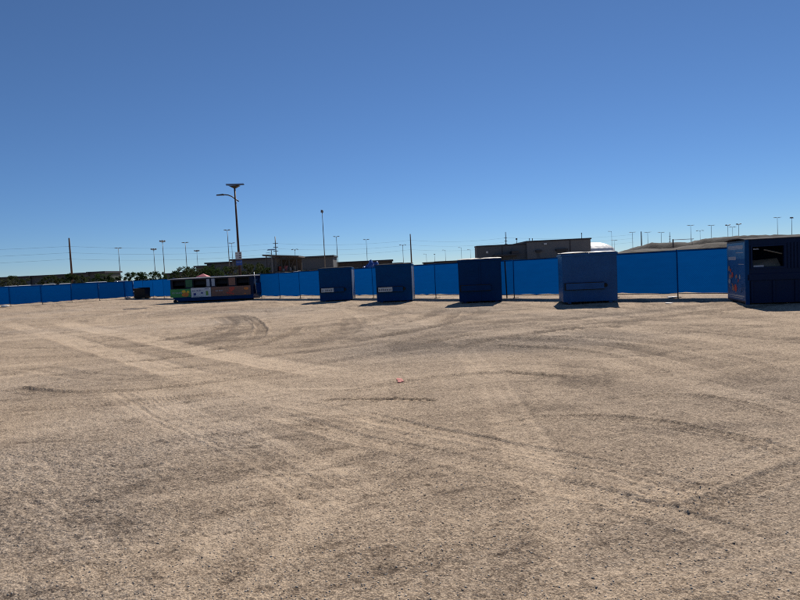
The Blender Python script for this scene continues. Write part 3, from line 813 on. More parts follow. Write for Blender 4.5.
hu.hexa([(cx(178), .10, .10), (Lc - .1, .10, .10), (Lc - .1, D - .1, .10), (cx(178), D - .1, .10),
         (.12, -.02, .415), (Lc + .02, -.02, .415), (Lc + .02, D + .02, .415), (.12, D + .02, .415)])
hu.build('hull', 'bin_navy', t)
for y in (.35, D - .35):
    MB().box(cx(172), Lc - .15, y - .06, y + .06, .03, .098).build('skid_rail', 'black', t)
for y in (.3, D - .3):
    rol = MB().disc((cx(173.5), y, .11), (0, 1, 0), .11, .14, 14).build('roller', 'black', t, smooth=False)
    MB().bar((cx(173.5), y, .11), (cx(174.5), y, .44), .035, 8).build('roller_leg', 'black', t)
MB().bar((cx(170.5), D / 2, .16), (cx(177), D / 2, .42), .04, 8).build('hook_bar', 'pole_dark', t)
roof = MB().hexa([(-.10, -.12, Hc + .003), (Lc + .08, -.12, Hc + .003), (Lc + .08, D + .08, Hc + .003), (-.10, D + .08, Hc + .003),
                  (-.10, -.12, Hc + .05), (Lc + .08, -.12, Hc + .05), (Lc + .08, D + .08, Hc + .09), (-.10, D + .08, Hc + .09)]).build('roof', 'roof_sheet', t)
for k, (xa, xb) in enumerate(ops):
    fr = MB()
    fr.box(xa - .05, xb + .05, -.028, -.003, zs[0] - .05, zs[0]).box(xa - .05, xb + .05, -.028, -.003, zs[1], zs[1] + .05)
    fr.box(xa - .05, xa, -.028, -.003, zs[0], zs[1]).box(xb, xb + .05, -.028, -.003, zs[0], zs[1])
    fr.build('opening_frame', 'black', t)
    fl = MB().hexa([(xa, .10, zs[0] + .20), (xb, .10, zs[0] + .20), (xb, .13, zs[0] + .20), (xa, .13, zs[0] + .20),
                    (xa, .28, zs[1] + .02), (xb, .28, zs[1] + .02), (xb, .31, zs[1] + .02), (xa, .31, zs[1] + .02)]).build('flap', 'black', t)
for nm, xa, xb, za, zb, mt in (('divider', 187.3, 194.0, 1.115, 1.66, 'dark_green'), ('divider', 208.2, 211.4, 1.115, 1.66, 'grey_light'), ('divider', 213.2, 216.4, 1.115, 1.66, 'grey_light'),
                               ('divider', 230.2, 236.8, 1.115, 1.66, 'brown_panel')):
    MB().box(cx(xa), cx(xb), -.05, -.031, za, zb).build(nm, mt, t)
gp = MB().box(.02, cx(191.8), -.05, -.031, .40, 1.00).build('green_panel', 'grey_green', t)
g_ = MB(); lettering(g_, .18, cx(183), .66, .80, -.0505, 3, 0); g_.build('lettering', 'print_pale', gp)
g_ = MB()
for k in range(9):
    a_ = random.uniform(.10, .22); xx = random.uniform(cx(183), cx(190.4)); zz = random.uniform(.50, .82)
    n = 10
    g_.add([(xx + a_ * math.cos(6.283 * q / n), -.0525 - k * .0006, zz + a_ * .75 * math.sin(6.283 * q / n)) for q in range(n)], [tuple(range(n))], k % 3)
g_.build('fruit_print', ['print_green', 'print_yellow', 'print_orange'], gp)
wp = MB().box(cx(192.2), cx(212), -.05, -.031, .36, 1.04).build('white_panel', 'white_panel', t)
g_ = MB(); lettering(g_, cx(193.5), cx(203.5), .76, .90, -.0505, 5, 0); lettering(g_, cx(206), cx(210), .90, 1.0, -.0505, 6, 0)
g_.box(cx(194.5), cx(197), -.054, -.0505, .48, .66).box(cx(202), cx(204), -.054, -.0505, .60, .70)
lettering(g_, cx(194), cx(205), .39, .43, -.0505, 8, 0); g_.build('lettering', 'ink_blue', wp)
MB().box(cx(207), cx(209.3), -.054, -.0505, .46, .78).build('bottle_print', 'print_green', wp)
bp = MB().box(cx(212.4), cx(251.5), -.05, -.031, .36, 1.04).build('brown_panel', 'brown_panel', t)
g_ = MB(); lettering(g_, cx(213.5), cx(225), .70, .82, -.0505, 9, 0); g_.build('lettering', 'print_pale', bp)
g_ = MB()
for k in range(16):
    xx = random.choice([random.uniform(cx(228), cx(234)), random.uniform(cx(242), cx(249.5)), random.uniform(cx(214), cx(236))])
    a_ = random.uniform(.08, .24); zz = random.uniform(.46, .92); n = 9
    mi = 0 if xx > cx(241) else (1 if xx > cx(227) else 2)
    g_.add([(xx + a_ * math.cos(6.283 * q / n) * random.uniform(.7, 1.1), -.0525 - k * .0005, zz + a_ * .5 * math.sin(6.283 * q / n)) for q in range(n)], [tuple(range(n))], mi)
g_.build('food_print', ['print_orange', 'print_red', 'brown_panel'], bp)
MB().bar((Lc + .13, .25, .42), (Lc + .02, .25, 2.0), .03, 8).build('end_post', 'galv', t, smooth=True)
MB().box(Lc + .022, Lc + .10, .3, 1.9, .45, 1.2).build('end_shelf', 'bin_navy', t)

# -- dark blue container at the right edge with poster on its end
cn, cf = G(747.3, 305.2), G(728, 301.0)
dv = (cf - cn)
rz = math.atan2(-dv.x, dv.y)
D = dv.length
t = thing('drop_off_container', 'dark blue container with poster on its end at the right edge', 'container', (cn.x, cn.y, 0), rz)
Hc, L5 = 2.02, 5.2
b = MB()
window_wall(b, 0, L5, 0, .06, .06, Hc, (1.17, 1.80), [(.16, 1.02), (2.6, 3.5)])
b.box(0, L5, D - .06, D, .06, Hc).box(0, .06, .06, D - .06, .06, Hc).box(L5 - .06, L5, .06, D - .06, .06, Hc).box(.06, L5 - .06, .06, D - .06, .06, .10)
b.build('body', 'box_navy', t)
rf = MB()
n = 14
V = []
for k in range(n + 1):
    y = -.06 + k / n * (D + .12); z = Hc + .004 + .06 * math.sin(math.pi * k / n) ** .8
    V += [(-.06, y, z), (L5 + .06, y, z), (-.06, y, z + .02), (L5 + .06, y, z + .02)]
Fc = []
for k in range(n):
    a_ = 4 * k; c_ = a_ + 4
    Fc += [(a_, c_, c_ + 1, a_ + 1), (a_ + 2, a_ + 3, c_ + 3, c_ + 2), (a_, a_ + 2, c_ + 2, c_), (a_ + 1, c_ + 1, c_ + 3, a_ + 3)]
Fc += [(0, 1, 3, 2), (4 * n, 4 * n + 2, 4 * n + 3, 4 * n + 1)]
rf.add(V, Fc).build('roof', 'roof_dull', t)
for (xa, xb) in ((.16, 1.02), (2.6, 3.5)):
    fr = MB()
    fr.box(xa - .05, xb + .05, -.03, -.003, 1.12, 1.17).box(xa - .05, xb + .05, -.03, -.003, 1.80, 1.85)
    fr.box(xa - .05, xa, -.03, -.003, 1.17, 1.80).box(xb, xb + .05, -.03, -.003, 1.17, 1.80)
    fr.build('opening_frame', 'box_navy', t)
MB().bar((.50, .07, 1.70), (1.00, .075, 1.55), .018, 4).build('prop_bar', 'ply', t)
MB().hexa([(.17, .20, 1.172), (1.0, .20, 1.172), (1.0, .26, 1.172), (.17, .26, 1.172), (.17, .55, 1.36), (1.0, .5, 1.42), (1.0, .56, 1.42), (.17, .60, 1.36)]).build('inner_board', 'ply', t)
sk = MB().box(.20, .48, .03, .055, 1.172, 1.225).build('scrap_strip', 'print_pale', t)
g_ = MB(); lettering(g_, .19, .34, 1.70, 1.76, -.0, 4, 0); g_.build('lettering', 'print_pale', t)
for k in range(16):
    x = 1.12 + k * .09
    MB().box(x, x + .045, -.03, -.003, 1.10, 1.88).build('corrugation', 'box_navy', t)
MB().box(.0, L5, -.05, -.003, .76, .96).build('band', 'box_navy', t, bevel=.008)
for k in range(8):
    MB().box(.10 + k * .6, .16 + k * .6, -.04, -.003, .08, .74).build('rib', 'box_navy', t)
g_ = MB(); lettering(g_, 1.50, 1.95, .80, .93, -.051, 12, 0); g_.build('lettering', 'print_pale', t)
MB().box(-.05, .055, -.05, -.003, .02, Hc).build('corner_post', 'bin_navy', t)
# poster on the end face (its plane is x = 0, y runs away from us)
po = MB().box(-.012, -.002, .06, D - .04, .12, Hc - .06).build('poster', ['poster_blue'], t)
po['label'] = 'blue printed poster with pale text bars and figures'
g_ = MB()
def pq(y0, y1, z0, z1, mi):               # fractions of the poster seen from outside: 0 = far (left) edge
    Y0, Y1 = D - .04 - y1 * (D - .1), D - .04 - y0 * (D - .1)
    Z0, Z1 = .12 + z0 * (Hc - .18), .12 + z1 * (Hc - .18)
    k = .0135 + mi * .001
    g_.add([(-k, Y1, Z0), (-k, Y0, Z0), (-k, Y0, Z1), (-k, Y1, Z1)], [(0, 3, 2, 1)], mi)
pq(0, 1, .72, 1, 0)
pq(.08, .88, .90, .955, 1); pq(.08, .5, .70, .76, 1); pq(.10, .86, .885, .895, 1)
pq(.50, .90, .82, .835, 1); pq(.62, .92, .62, .632, 1)
pq(.05, .92, .06, .085, 1); pq(.05, .85, .03, .045, 1)
rr = random.Random(3)
for k in range(26):
    cy_, cz_ = rr.choice([(rr.uniform(.12, .35), rr.uniform(.2, .55)), (rr.uniform(.5, .85), rr.uniform(.28, .45)), (rr.uniform(.1, .9), rr.uniform(.16, .24))])
    s_ = rr.uniform(.04, .10)
    n = 7; kk = .0165 + k * .0003
    g_.add([(-kk, D - .04 - (cy_ + s_ * math.cos(6.283 * q / n) * rr.uniform(.6, 1)) * (D - .1), .12 + (cz_ + s_ * .8 * math.sin(6.283 * q / n)) * (Hc - .18)) for q in range(n)],
           [tuple(range(n))], rr.choice([2, 2, 3, 1, 4]))
g_.build('poster_print', ['poster_sky', 'print_pale', 'skin_print', 'print_red', 'poster_blue'], po)

# -- small black bin in the fence corner
c = on_B(140) * .96
t = thing('small_bin', 'small black bin in the far corner of the blue fence', 'bin', (c.x, c.y, 0), R(-15))
MB().hexa([(-.62, 0, .05), (.62, 0, .05), (.62, .8, .05), (-.62, .8, .05), (-.72, -.1, 1.0), (.72, -.1, 1.0), (.72, .9, 1.0), (-.72, .9, 1.0)]).build('body', 'black', t, bevel=.02)
MB().hexa([(-.75, -.14, 1.003), (.75, -.14, 1.003), (.75, .94, 1.003), (-.75, .94, 1.003), (-.73, -.12, 1.04), (.73, -.12, 1.04), (.73, .92, 1.12), (-.73, .92, 1.12)]).build('lid', 'lid_dark', t)
for x in (-.5, .5):
    MB().box(x - .05, x + .05, .1, .7, 0, .048).build('skid', 'black', t)
MB().box(-.66, -.56, -.11, -.085, .70, .82).build('label_plate', 'label_white', t)
MB().box(-.78, -.725, .15, .65, .55, .72).build('fork_pocket', 'black', t)

# ================================================================== SOLAR STREET LAMP
base = on_B(241.5) * 1.012
base.z = GZ(base.x, base.y)
tp = AT(234.5, 187, base.y)
Hp = tp.z - base.z
t = thing('solar_street_lamp', 'tall street lamp with solar panel on top and curved arm', 'street lamp', (base.x, base.y, base.z))
MB().tube([(0, 0, 0), (0, 0, Hp * .5), (0, 0, Hp)], [.12, .09, .065], 10).build('pole', 'pole_rust', t, smooth=True)
MB().box(-.2, .2, -.2, .2, 0, .05).build('base_plate', 'pole_dark', t)
sp = MB().hexa([(-.65, -.5, -.05), (.72, -.5, -.05), (.72, .5, -.05), (-.65, .5, -.05), (-.65, -.5, .02), (.72, -.5, .02), (.72, .5, .02), (-.65, .5, .02)]).build('solar_panel', 'panel_dark', t)
sp.location = (0, 0, Hp + .22); sp.rotation_euler = (R(13), R(-2), R(18))
MB().hexa([(-.1, -.1, Hp - .1), (.1, -.1, Hp - .1), (.1, .1, Hp - .1), (-.1, .1, Hp - .1), (-.42, -.3, Hp + .08), (.42, -.3, Hp + .08), (.42, .3, Hp + .12), (-.42, .3, Hp + .12)]).build('panel_mount', 'pole_dark', t)
za = Hp - .95
arm = [(.26, 0, za - .2), (0, 0, za), (-.27, 0, za + .22), (-.55, -.0, za + .34), (-.8, 0, za + .38), (-.95, 0, za + .38)]
MB().tube(arm, .045, 8).build('arm', 'pole_dark', t, smooth=True)
hd = MB().hexa([(-1.5, -.12, za + .34), (-.9, -.14, za + .33), (-.9, .14, za + .33), (-1.5, .12, za + .34),
                (-1.45, -.10, za + .41), (-.9, -.11, za + .45), (-.9, .11, za + .45), (-1.45, .10, za + .41)]).build('lamp_head', 'pole_dark', t, bevel=.02)
zsn = AT(240, 252, base.y).z - base.z
zsb = AT(240, 259.3, base.y).z - base.z
sg = MB().box(-.24, .26, -.17, -.14, zsb, zsn).build('sign', 'label_white', t)
g_ = MB()
for k in range(3):
    z = zsb + (k + .4) / 3.3 * (zsn - zsb)
    g_.box(.06, .22, -.175, -.171, z, z + .10); lettering(g_, -.20, .02, z, z + .07, -.171, k + 20, 0)
g_.build('lettering', 'ink', sg)
z1 = AT(240, 260.5, base.y).z - base.z; z0 = AT(240, 266.5, base.y).z - base.z
sb = MB().hexa([(-.2, -.17, z0 + .1), (.26, -.17, z0 + .1), (.26, -.14, z0 + .1), (-.2, -.14, z0 + .1), (-.22, -.17, z1), (.26, -.17, z1), (.26, -.14, z1), (-.22, -.14, z1)]).build('lower_sign', 'sign_blue', t)
g_ = MB(); lettering(g_, -.15, .2, z1 - .2, z1 - .08, -.171, 31, 0); g_.build('lettering', 'print_pale', sb)
MB().bar((0, 0, zsb + .1), (0, -.145, zsb + .1), .02, 6).build('bracket', 'pole_dark', t)
MB().bar((0, 0, z1 - .1), (0, -.145, z1 - .1), .02, 6).build('bracket', 'pole_dark', t)

# ================================================================== POLES BEYOND THE FENCE
def light_pole(px, pytop, H, kind, label, mat='pole_grey', r=.10):
    p = TOP(px, pytop, H)
    z = GZ(p.x, p.y)
    t = thing('light_pole', label, 'light pole', (p.x, p.y, z), 0, 'light poles beyond the fence')
    h = H - z
    MB().tube([(0, 0, 0), (0, 0, h * .6), (0, 0, h)], [r * 1.0, r * .75, r * .5], 8).build('pole', mat, t, smooth=True)
    MB().disc((0, 0, .15), (0, 0, 1), r * 2.6, .3, 10).build('footing', 'wall_grey', t)
    s = p.length / 130.0 * .55
    if kind == 'T':
        MB().bar((-.9 * s, 0, h - .05), (.9 * s, 0, h - .05), .05, 6).build('crossarm', mat, t)
        for x in (-.85 * s, .85 * s):
            MB().box(x - .42 * s, x + .42 * s, -.25, .25, h - .02, h + .07).build('lamp_head', mat, t, bevel=.03)
    elif kind == 'cluster':
        for k in range(4):
            a = k * math.pi / 2 + .5
            c, sn = math.cos(a), math.sin(a)
            MB().bar((0, 0, h - .2), (c * .55 * s, sn * .55, h - .05), .05, 6).build('bracket', mat, t)
            l = MB().box(-.26 * s, .26 * s, -.16, .16, -.15, .15).build('lamp_head', mat, t, bevel=.03)
            l.location = (c * .7 * s, sn * .6, h + .08); l.rotation_euler = (0, R(-12) * (1 if c > 0 else -1), 0)
    elif kind == 'curve':
        for sx in (-1, 1):
            pts = [(0, 0, h - .5), (sx * .3 * s, 0, h - .12), (sx * .7 * s, 0, h), (sx * 1.0 * s, 0, h - .05)]
            MB().tube(pts, .05, 6).build('arm', mat, t, smooth=True)
            MB().box(sx * 1.1 * s - .3 * s, sx * 1.1 * s + .3 * s, -.15, .15, h - .22, h - .06).build('lamp_head', mat, t, bevel=.03)
    elif kind == 'single':
        pts = [(0, 0, h - .3), (-.25 * s, 0, h - .05), (-.7 * s, 0, h)]
        MB().tube(pts, .05, 6).build('arm', mat, t, smooth=True)
        MB().box(-1.25 * s, -.6 * s, -.16, .16, h - .04, h + .12).build('lamp_head', mat, t, bevel=.03)
    elif kind == 'flood':
        l = MB().hexa([(-.55 * s, -.3, -.2), (.55 * s, -.3, -.2), (.5 * s, .3, -.1), (-.5 * s, .3, -.1), (-.45 * s, -.25, .3), (.35 * s, -.25, .25), (.3 * s, .25, .3), (-.4 * s, .25, .3)]).build('lamp_head', mat, t, bevel=.04)
        l.location = (0, 0, h + .15)
        MB().bar((0, 0, h - .1), (0, 0, h + .05), r, 8).build('bracket', mat, t)
    else:
        MB().disc((0, 0, h + .1), (0, 0, 1), .3 * s, .3, 10).build('lamp_head', mat, t)
    return t
W3 = 'in the left part of the sky'
light_pole(118.3, 248, 10, 'T', 'grey twin-head light pole right of the leaning wooden utility pole')
light_pole(153.6, 249.5, 9.5, 'cluster', 'thin light pole with clustered heads, left of a taller one above the black bin')
light_pole(162.4, 241.5, 10, 'cluster', 'tall light pole with clustered heads right above the container left end')
light_pole(185.2, 242.5, 10, 'T', 'twin-head light pole above the green panel of the long container')
light_pole(196.8, 251, 9.5, 'cluster', 'short thin light pole between the green panel and the solar lamp', r=.08)
light_pole(227.2, 230, 11, 'T', 'taller light pole close left of the solar street lamp')
light_pole(231.6, 243, 10, 'T', 'shorter faint light pole just behind the solar street lamp', r=.08)
light_pole(294.8, 249, 9, 'curve', 'light pole with two small curved arms above the brown pavilion', r=.08)
light_pole(322.2, 212.5, 12, 'flood', 'tallest thin light pole with one floodlight above the leftmost bin', r=.09)
light_pole(336.3, 236.5, 10.5, 'T', 'twin-head light pole right of the tall floodlight pole')
light_pole(366.2, 239.5, 10.5, 'T', 'faint twin-head light pole above the blue tarpaulin', r=.08)
light_pole(402.6, 244.5, 10, 'curve', 'light pole with two curved arms just left of a wooden pole')
light_pole(445.2, 250, 9, 'single', 'small light pole above fence, left of the third bin', r=.08)
light_pole(426.3, 254, 9, 'single', 'small distant light pole right of the wooden pole', r=.10)
light_pole(434.5, 254.5, 9, 'knob', 'tiny distant light pole midway between second and third bins', r=.10)
light_pole(461.2, 247.5, 9.5, 'single', 'light pole above the left edge of the third bin', r=.08)
light_pole(470.3, 249.5, 9.5, 'single', 'light pole just left of the long grey warehouse', r=.08)
light_pole(611.5, 231.3, 12, 'single', 'tall thin light pole right of the white domed roof', r=.08)
light_pole(614.2, 240.3, 10, 'T', 'short faint light pole right of the white domed roof', r=.08)
light_pole(632.4, 232.2, 11, 'T', 'twin-head light pole left of a wooden pole above the right berm')
light_pole(647.6, 232.2, 11, 'T', 'twin-head light pole right of a wooden pole above the right berm')
light_pole(661.2, 232.4, 11, 'T', 'lone twin-head light pole in middle of the right berm skyline')
light_pole(690.6, 225.3, 12, 'T', 'widest twin-head light pole above the barrier arm on the berm')
light_pole(700, 230.3, 11, 'curve', 'curved-arm light pole with round heads above the right berm', r=.08)
light_pole(711.3, 225.3, 12, 'T', 'twin-head light pole standing on the dark berm by itself')
light_pole(727.8, 225.3, 12, 'cluster', 'light pole above the left edge of the poster container')
light_pole(732.5, 227, 11.5, 'T', 'thin light pole between two clustered ones above the poster', r=.08)
light_pole(738.6, 224.3, 12, 'cluster', 'light pole with clustered heads above the poster container end')
light_pole(777.3, 217.5, 13, 'T', 'tallest twin-head light pole above the right edge container')
light_pole(791.6, 218.3, 13, 'flood', 'rightmost floodlight pole above the right edge container')

def utility_pole(px, pytop, H, label, arms=0, mat='wood_pole', r=.19, lean=0):
    p = TOP(px, pytop, H)
    z = GZ(p.x, p.y)
    t = thing('utility_pole', label, 'utility pole', (p.x, p.y, z), 0, 'utility poles')
    h = H - z
    MB().tube([(0, 0, 0), (0, 0, h * .5), (0, 0, h)], [r * 1.3, r * 1.1, r * .8], 10).build('pole', mat, t, smooth=True)
    zz = [h - 2.0, h - 3.5, h - 5.0]
    for k, a in enumerate(zz):
        if arms: MB().box(-arms, arms, -.08, .08, a - .08 + .4 * k, a + .08 + .4 * k).build('crossarm', mat, t)
        MB().bar((0, -r - .02, a), (0, -r - .3, a + .05), .06, 8).build('insulator', 'wall_grey', t)
    return t, [Vector((p.x, p.y - r - .28, z + a)) for a in zz]
U = []
U.append(utility_pole(69, 238, 13, 'wooden utility pole at far left above the dark low building'))
U.append(utility_pole(275, 236.5, 13, 'grey utility pole with crossarms above the brown pavilion', arms=.7, mat='pole_grey', r=.15))
U.append(utility_pole(410.2, 234, 13, 'wooden utility pole standing between the second and third bins'))
U.append(utility_pole(505.5, 232, 13, 'grey utility pole with short crossarms behind the grey warehouse', arms=.5, mat='pole_grey', r=.15))
utility_pole(641.2, 231.5, 12.5, 'thick wooden utility pole above the tan berm', r=.22)
utility_pole(669.6, 232, 12.5, 'grey ladder-like utility pole left of the barrier arm', arms=.4, mat='pole_grey', r=.12)
names = ('highest', 'middle', 'lowest')
for k in range(3):
    P = [u[1][k] for u in U]
    first = P[0] + (P[0] - P[1]).normalized() * 75 + Vector((0, 0, .2))
    last = P[3] + (P[3] - P[2]).normalized() * 60
    seq = [first] + P + [last]
    pts = []
    for a, b in zip(seq, seq[1:]):
        n = 10
        for q in range(n):
            f = q / n
            c = a.lerp(b, f); c.z -= 4 * .9 * f * (1 - f); pts.append(c)
    pts.append(last)
    wv = MB().tube(pts, .014, 4).build('power_line', 'wire')
    tag(wv, '%s of three thin power lines strung between the utility poles' % names[k], 'power line', 'power lines')

# ================================================================== BUILDINGS
def warehouse():
    Y = 200.0
    xL, xM, xR = AT(476.6, 248, Y).x, AT(526, 243, Y).x, AT(589.3, 239, Y).x
    z1, z2 = AT(500, 246.0, Y).z, AT(560, 240.8, Y).z
    t = thing('warehouse', 'long grey flat-roofed warehouse behind the fence, right of centre', 'building', (0, Y, 0))
    g = .3
    MB().box(xL, xM - .02, .0, 5, g, z1).build('low_wall', 'wall_grey2', t)
    MB().box(xM, xR, -1.2, 40, g, z2).build('tall_wall', 'wall_grey', t)
    MB().box(xL - .1, xM - .05, -.15, 5.2, z1 + .003, z1 + .45).build('parapet', 'trim_dark', t)
    MB().box(xM - .3, xR + .3, -1.5, 40.3, z2 + .003, z2 + .45).build('parapet', 'trim_dark', t)
    for px in (569,):
        x = AT(px, 245, Y).x
        MB().box(x - .15, x + .15, -1.35, -1.203, g, z2).build('panel_joint', 'trim_dark', t)
    for px in (502,):
        x = AT(px, 245, Y).x
        MB().box(x - .12, x + .12, -.12, -.003, g, z1).build('panel_joint', 'trim_dark', t)
    for pa, pb, py in ((534.5, 540, 251.2), (554.5, 566, 250.2)):
        a, b = AT(pa, py, Y), AT(pb, py, Y)
        MB().box(a.x, b.x, -2.4, -1.203, a.z - .35, a.z + .35).build('canopy', 'trim_dark', t)
        MB().box(a.x + .4, b.x - .4, -1.28, -1.203, g, a.z - .36).build('dock_door', 'wall_dark', t)
    a, b = AT(492.5, 256, Y), AT(517.5, 253.7, Y)
    MB().box(a.x, b.x, -4, -.003, a.z - .25, a.z + .25).build('canopy', 'trim_dark', t)
    MB().box(b.x - 2.6, b.x - .3, -3.5, -.003, a.z + .26, a.z + 1.3).build('roof_unit', 'trim_dark', t)
    a = AT(544, 244.3, Y)
    MB().box(a.x - .5, a.x + .5, -1.9, -1.203, a.z - .2, a.z + .3).build('wall_lamp', 'galv', t)
    a = AT(487, 252.3, Y)
    MB().box(a.x - .35, a.x + .35, -.4, -.003, a.z - .35, a.z + .35).build('wall_lamp', 'label_white', t)
    for px, py, hh in ((516.5, 239, 2.2), (581.5, 233.5, 2.6), (529.5, 239, 1.6), (532.3, 239, 1.6)):
        a = AT(px, py, Y + 4); zb = z1 if px < 526 else z2
        m = MB().bar((a.x, 4, zb), (a.x, 4, max(a.z, zb + .8)), .10, 6); m.disc((a.x, 4, max(a.z, zb + .8)), (0, 0, 1), .30 if px < 526 else .15, .5, 8)
        m.build('roof_mast', 'trim_dark', t)
warehouse()
def domed_hall():
    Y = 245.0
    a, b = AT(572, 251, Y), AT(628, 249, Y)
    zt = AT(600, 240.6, Y).z
    t = thing('domed_hall', 'white dome-roofed membrane hall right of the grey warehouse', 'building', (0, Y, 0))
    xl, xr = a.x, b.x
    xc, hw = (xl + xr) / 2, (xr - xl) / 2
    z0 = AT(617, 250.5, Y).z - 1.5
    L = 32
    V = [(xc, L / 2, zt)]; nr_, nc_ = 9, 48
    for a_ in range(1, nr_ + 1):
        f = a_ / nr_
        for k in range(nc_):
            th = 2 * math.pi * k / nc_
            rib = 1.0 if k % 2 == 0 else .965
            V.append((xc + hw * f * math.cos(th), L / 2 + L / 2 * f * math.sin(th), z0 + (zt - z0) * math.sqrt(max(0, 1 - f ** 2.3)) * rib))
    Fc = [(0, 1 + k, 1 + (k + 1) % nc_) for k in range(nc_)]
    Fc += [(1 + a_ * nc_ + k, 1 + (a_ + 1) * nc_ + k, 1 + (a_ + 1) * nc_ + (k + 1) % nc_, 1 + a_ * nc_ + (k + 1) % nc_) for a_ in range(nr_ - 1) for k in range(nc_)]
    MB().add(V, Fc).build('membrane_roof', 'membrane', t)
    MB().box(xl + 2, xr - 2, 4, L - 4, .2, z0 - .02).build('wall', 'wall_grey', t)
    for k in range(3):
        x = xl + hw * (.4 + .6 * k)
        MB().box(x - 1.6, x + 1.6, 3.9, 3.997, .3, z0 - .3).build('door', 'wall_dark', t)
domed_hall()

def low_building(name, label, segs, Y, depth, wallm, nwin, base=.4):
    """segs: (px0, px1, pytop)"""
    t = thing(name, label, 'building', (0, Y, 0))
    for k, (p0, p1, py) in enumerate(segs):
        x0, x1 = AT(p0, py, Y).x, AT(p1, py, Y).x
        zt = AT((p0 + p1) / 2, py, Y).z; depth = min(depth, 9)
        off = .0 if k % 2 == 0 else .6
        MB().box(x0, x1 - .02, off, depth, base, zt).build('wall', wallm, t)
        MB().box(x0 - .4, x1 + .3, off - .8, depth + .4, zt + .003, zt + .38 + .02 * k).build('roof', 'trim_dark', t)
        n = max(2, int(nwin * (p1 - p0) / 60))
        for q in range(n):
            xw = x0 + (q + .5) / n * (x1 - x0); ww = (x1 - x0) / n * .3
            wi = MB().box(xw - ww, xw + ww, off - .06, off - .003, base + .9, min(zt - .6, base + 2.6)).build('window', 'trim_dark', t)
            MB().box(xw - ww + .12, xw + ww - .12, off - .085, off - .062, base + 1.02, min(zt - .72, base + 2.48)).build('pane', 'glass', wi)
    return t
low_building('low_building', 'dark low building at far left behind the bushes', [(-40, 30, 279.0), (30, 73, 276.3), (73, 88, 274.4), (88, 104, 273.2)], 150, 22, 'wall_dark', 5)
low_building('flat_building', 'grey flat-roofed building behind the solar street lamp', [(196, 212, 267.0), (206, 232, 263.6), (232, 300, 259.2)], 150, 24, 'wall_grey2', 6)
low_building('office_block', 'grey flat-roofed block behind the leftmost bin', [(296, 333, 257.6)], 146, 24, 'wall_grey2', 6)
low_building('long_shed', 'low dark shed behind the second bin from left', [(333, 362, 263.0), (362, 392, 261.6), (392, 402, 264.2)], 160, 18, 'wall_brown', 4)
low_building('distant_shed', 'small dark shed left of the third bin', [(424, 436, 263.0), (436, 460, 261.8)], 230, 18, 'wall_dark', 4)
low_building('left_gable_shed', 'low pale shed left of the green container panel', [(164, 178, 274.4), (178, 192, 273.0)], 170, 14, 'wall_grey', 4)

# brown pavilion with cluttered deck, in the left centre
Y = 105
a, b = AT(266, 270, Y), AT(298, 268, Y)
t = thing('pavilion', 'brown roofed pavilion with cluttered upper deck, left of centre', 'pavilion', (a.x, Y, .5))
wd = b.x - a.x
zr = AT(282, 256.6, Y).z - .5
zm = AT(282, 263.5, Y).z - .5
MB().hexa([(-.3, -1, zr + .25), (wd + .4, -1, zr - .25), (wd + .4, 6, zr - .25), (-.3, 6, zr + .25), (-.3, -1, zr + .5), (wd + .4, -1, zr), (wd + .4, 6, zr), (-.3, 6, zr + .5)]).build('roof', 'wall_brown', t)
for k in range(5):
    for y in (0, 5):
        x = .2 + k / 4 * (wd - .4)
        MB().bar((x, y, 0), (x, y, zr + .2 - k * .1), .10, 6).build('post', 'pole_dark', t)
MB().box(0, wd * .95, 0.2, 4.8, zm - 1.6, zm - 1.35).build('deck', 'wall_brown', t)
for k in range(4):
    x = .2 + k / 4 * (wd - .4)
    MB().bar((x, -.05, zm - 1.4), (x + wd / 4 * .9, -.05, zr), .06, 6).build('brace', 'pole_dark', t)
MB().box(0.1, wd - .1, 4.9, 5.1, 0, zr - .4).build('back_wall', 'wall_brown', t)
MB().box(-.1, wd * .32, .6, 4.5, 0, zr - .2).build('kiosk', 'wall_grey', t)
g = random.Random(5)
deckz = zm - 1.35 + .5
for k, (mt, nm) in enumerate((('print_red', 'red'), ('label_white', 'white'), ('pink', 'pink'), ('wall_dark', 'charcoal'), ('print_pale', 'pale grey'), ('ply', 'plywood'))):
    y = Y + g.uniform(.6, 2.4); sz = g.uniform(.3, .6); hh = g.uniform(.45, 1.0)
    x = a.x + wd * (.38 + .09 * k)
    o = MB().hexa([(-sz / 2, -sz / 2, 0), (sz / 2, -sz / 2, 0), (sz / 2, sz / 2, 0), (-sz / 2, sz / 2, 0), (-sz * .45, -sz * .45, hh), (sz * .45, -sz * .45, hh * .9), (sz * .42, sz * .45, hh), (-sz * .45, sz * .45, hh)]).build('stored_crate', mt)
    o.location = (x, y, deckz); o.rotation_euler = (0, 0, g.uniform(-.5, .5))
    tag(o, 'small %s crate in the clutter on the pavilion deck' % nm, 'crate', 'crates on the pavilion deck')
# small solar lamp left of the pavilion mast
p = AT(271.3, 250.4, 100); z = GZ(p.x, p.y)
t = thing('small_solar_lamp', 'small lamp with flat dark panel at the left end of the pavilion', 'street lamp', (p.x, p.y, z))
MB().tube([(0, 0, 0), (0, 0, p.z - z)], [.08, .06], 8).build('pole', 'pole_grey', t)
MB().hexa([(-.65, -.4, p.z - z + .003), (.65, -.4, p.z - z + .003), (.65, .4, p.z - z + .15), (-.65, .4, p.z - z + .15), (-.65, -.4, p.z - z + .08), (.65, -.4, p.z - z + .08), (.65, .4, p.z - z + .23), (-.65, .4, p.z - z + .23)]).build('solar_panel', 'panel_dark', t)
MB().tube([(0, 0, p.z - z - .5), (-.5, 0, p.z - z - .4), (-1.0, 0, p.z - z - .42)], .04, 6).build('arm', 'pole_grey', t)

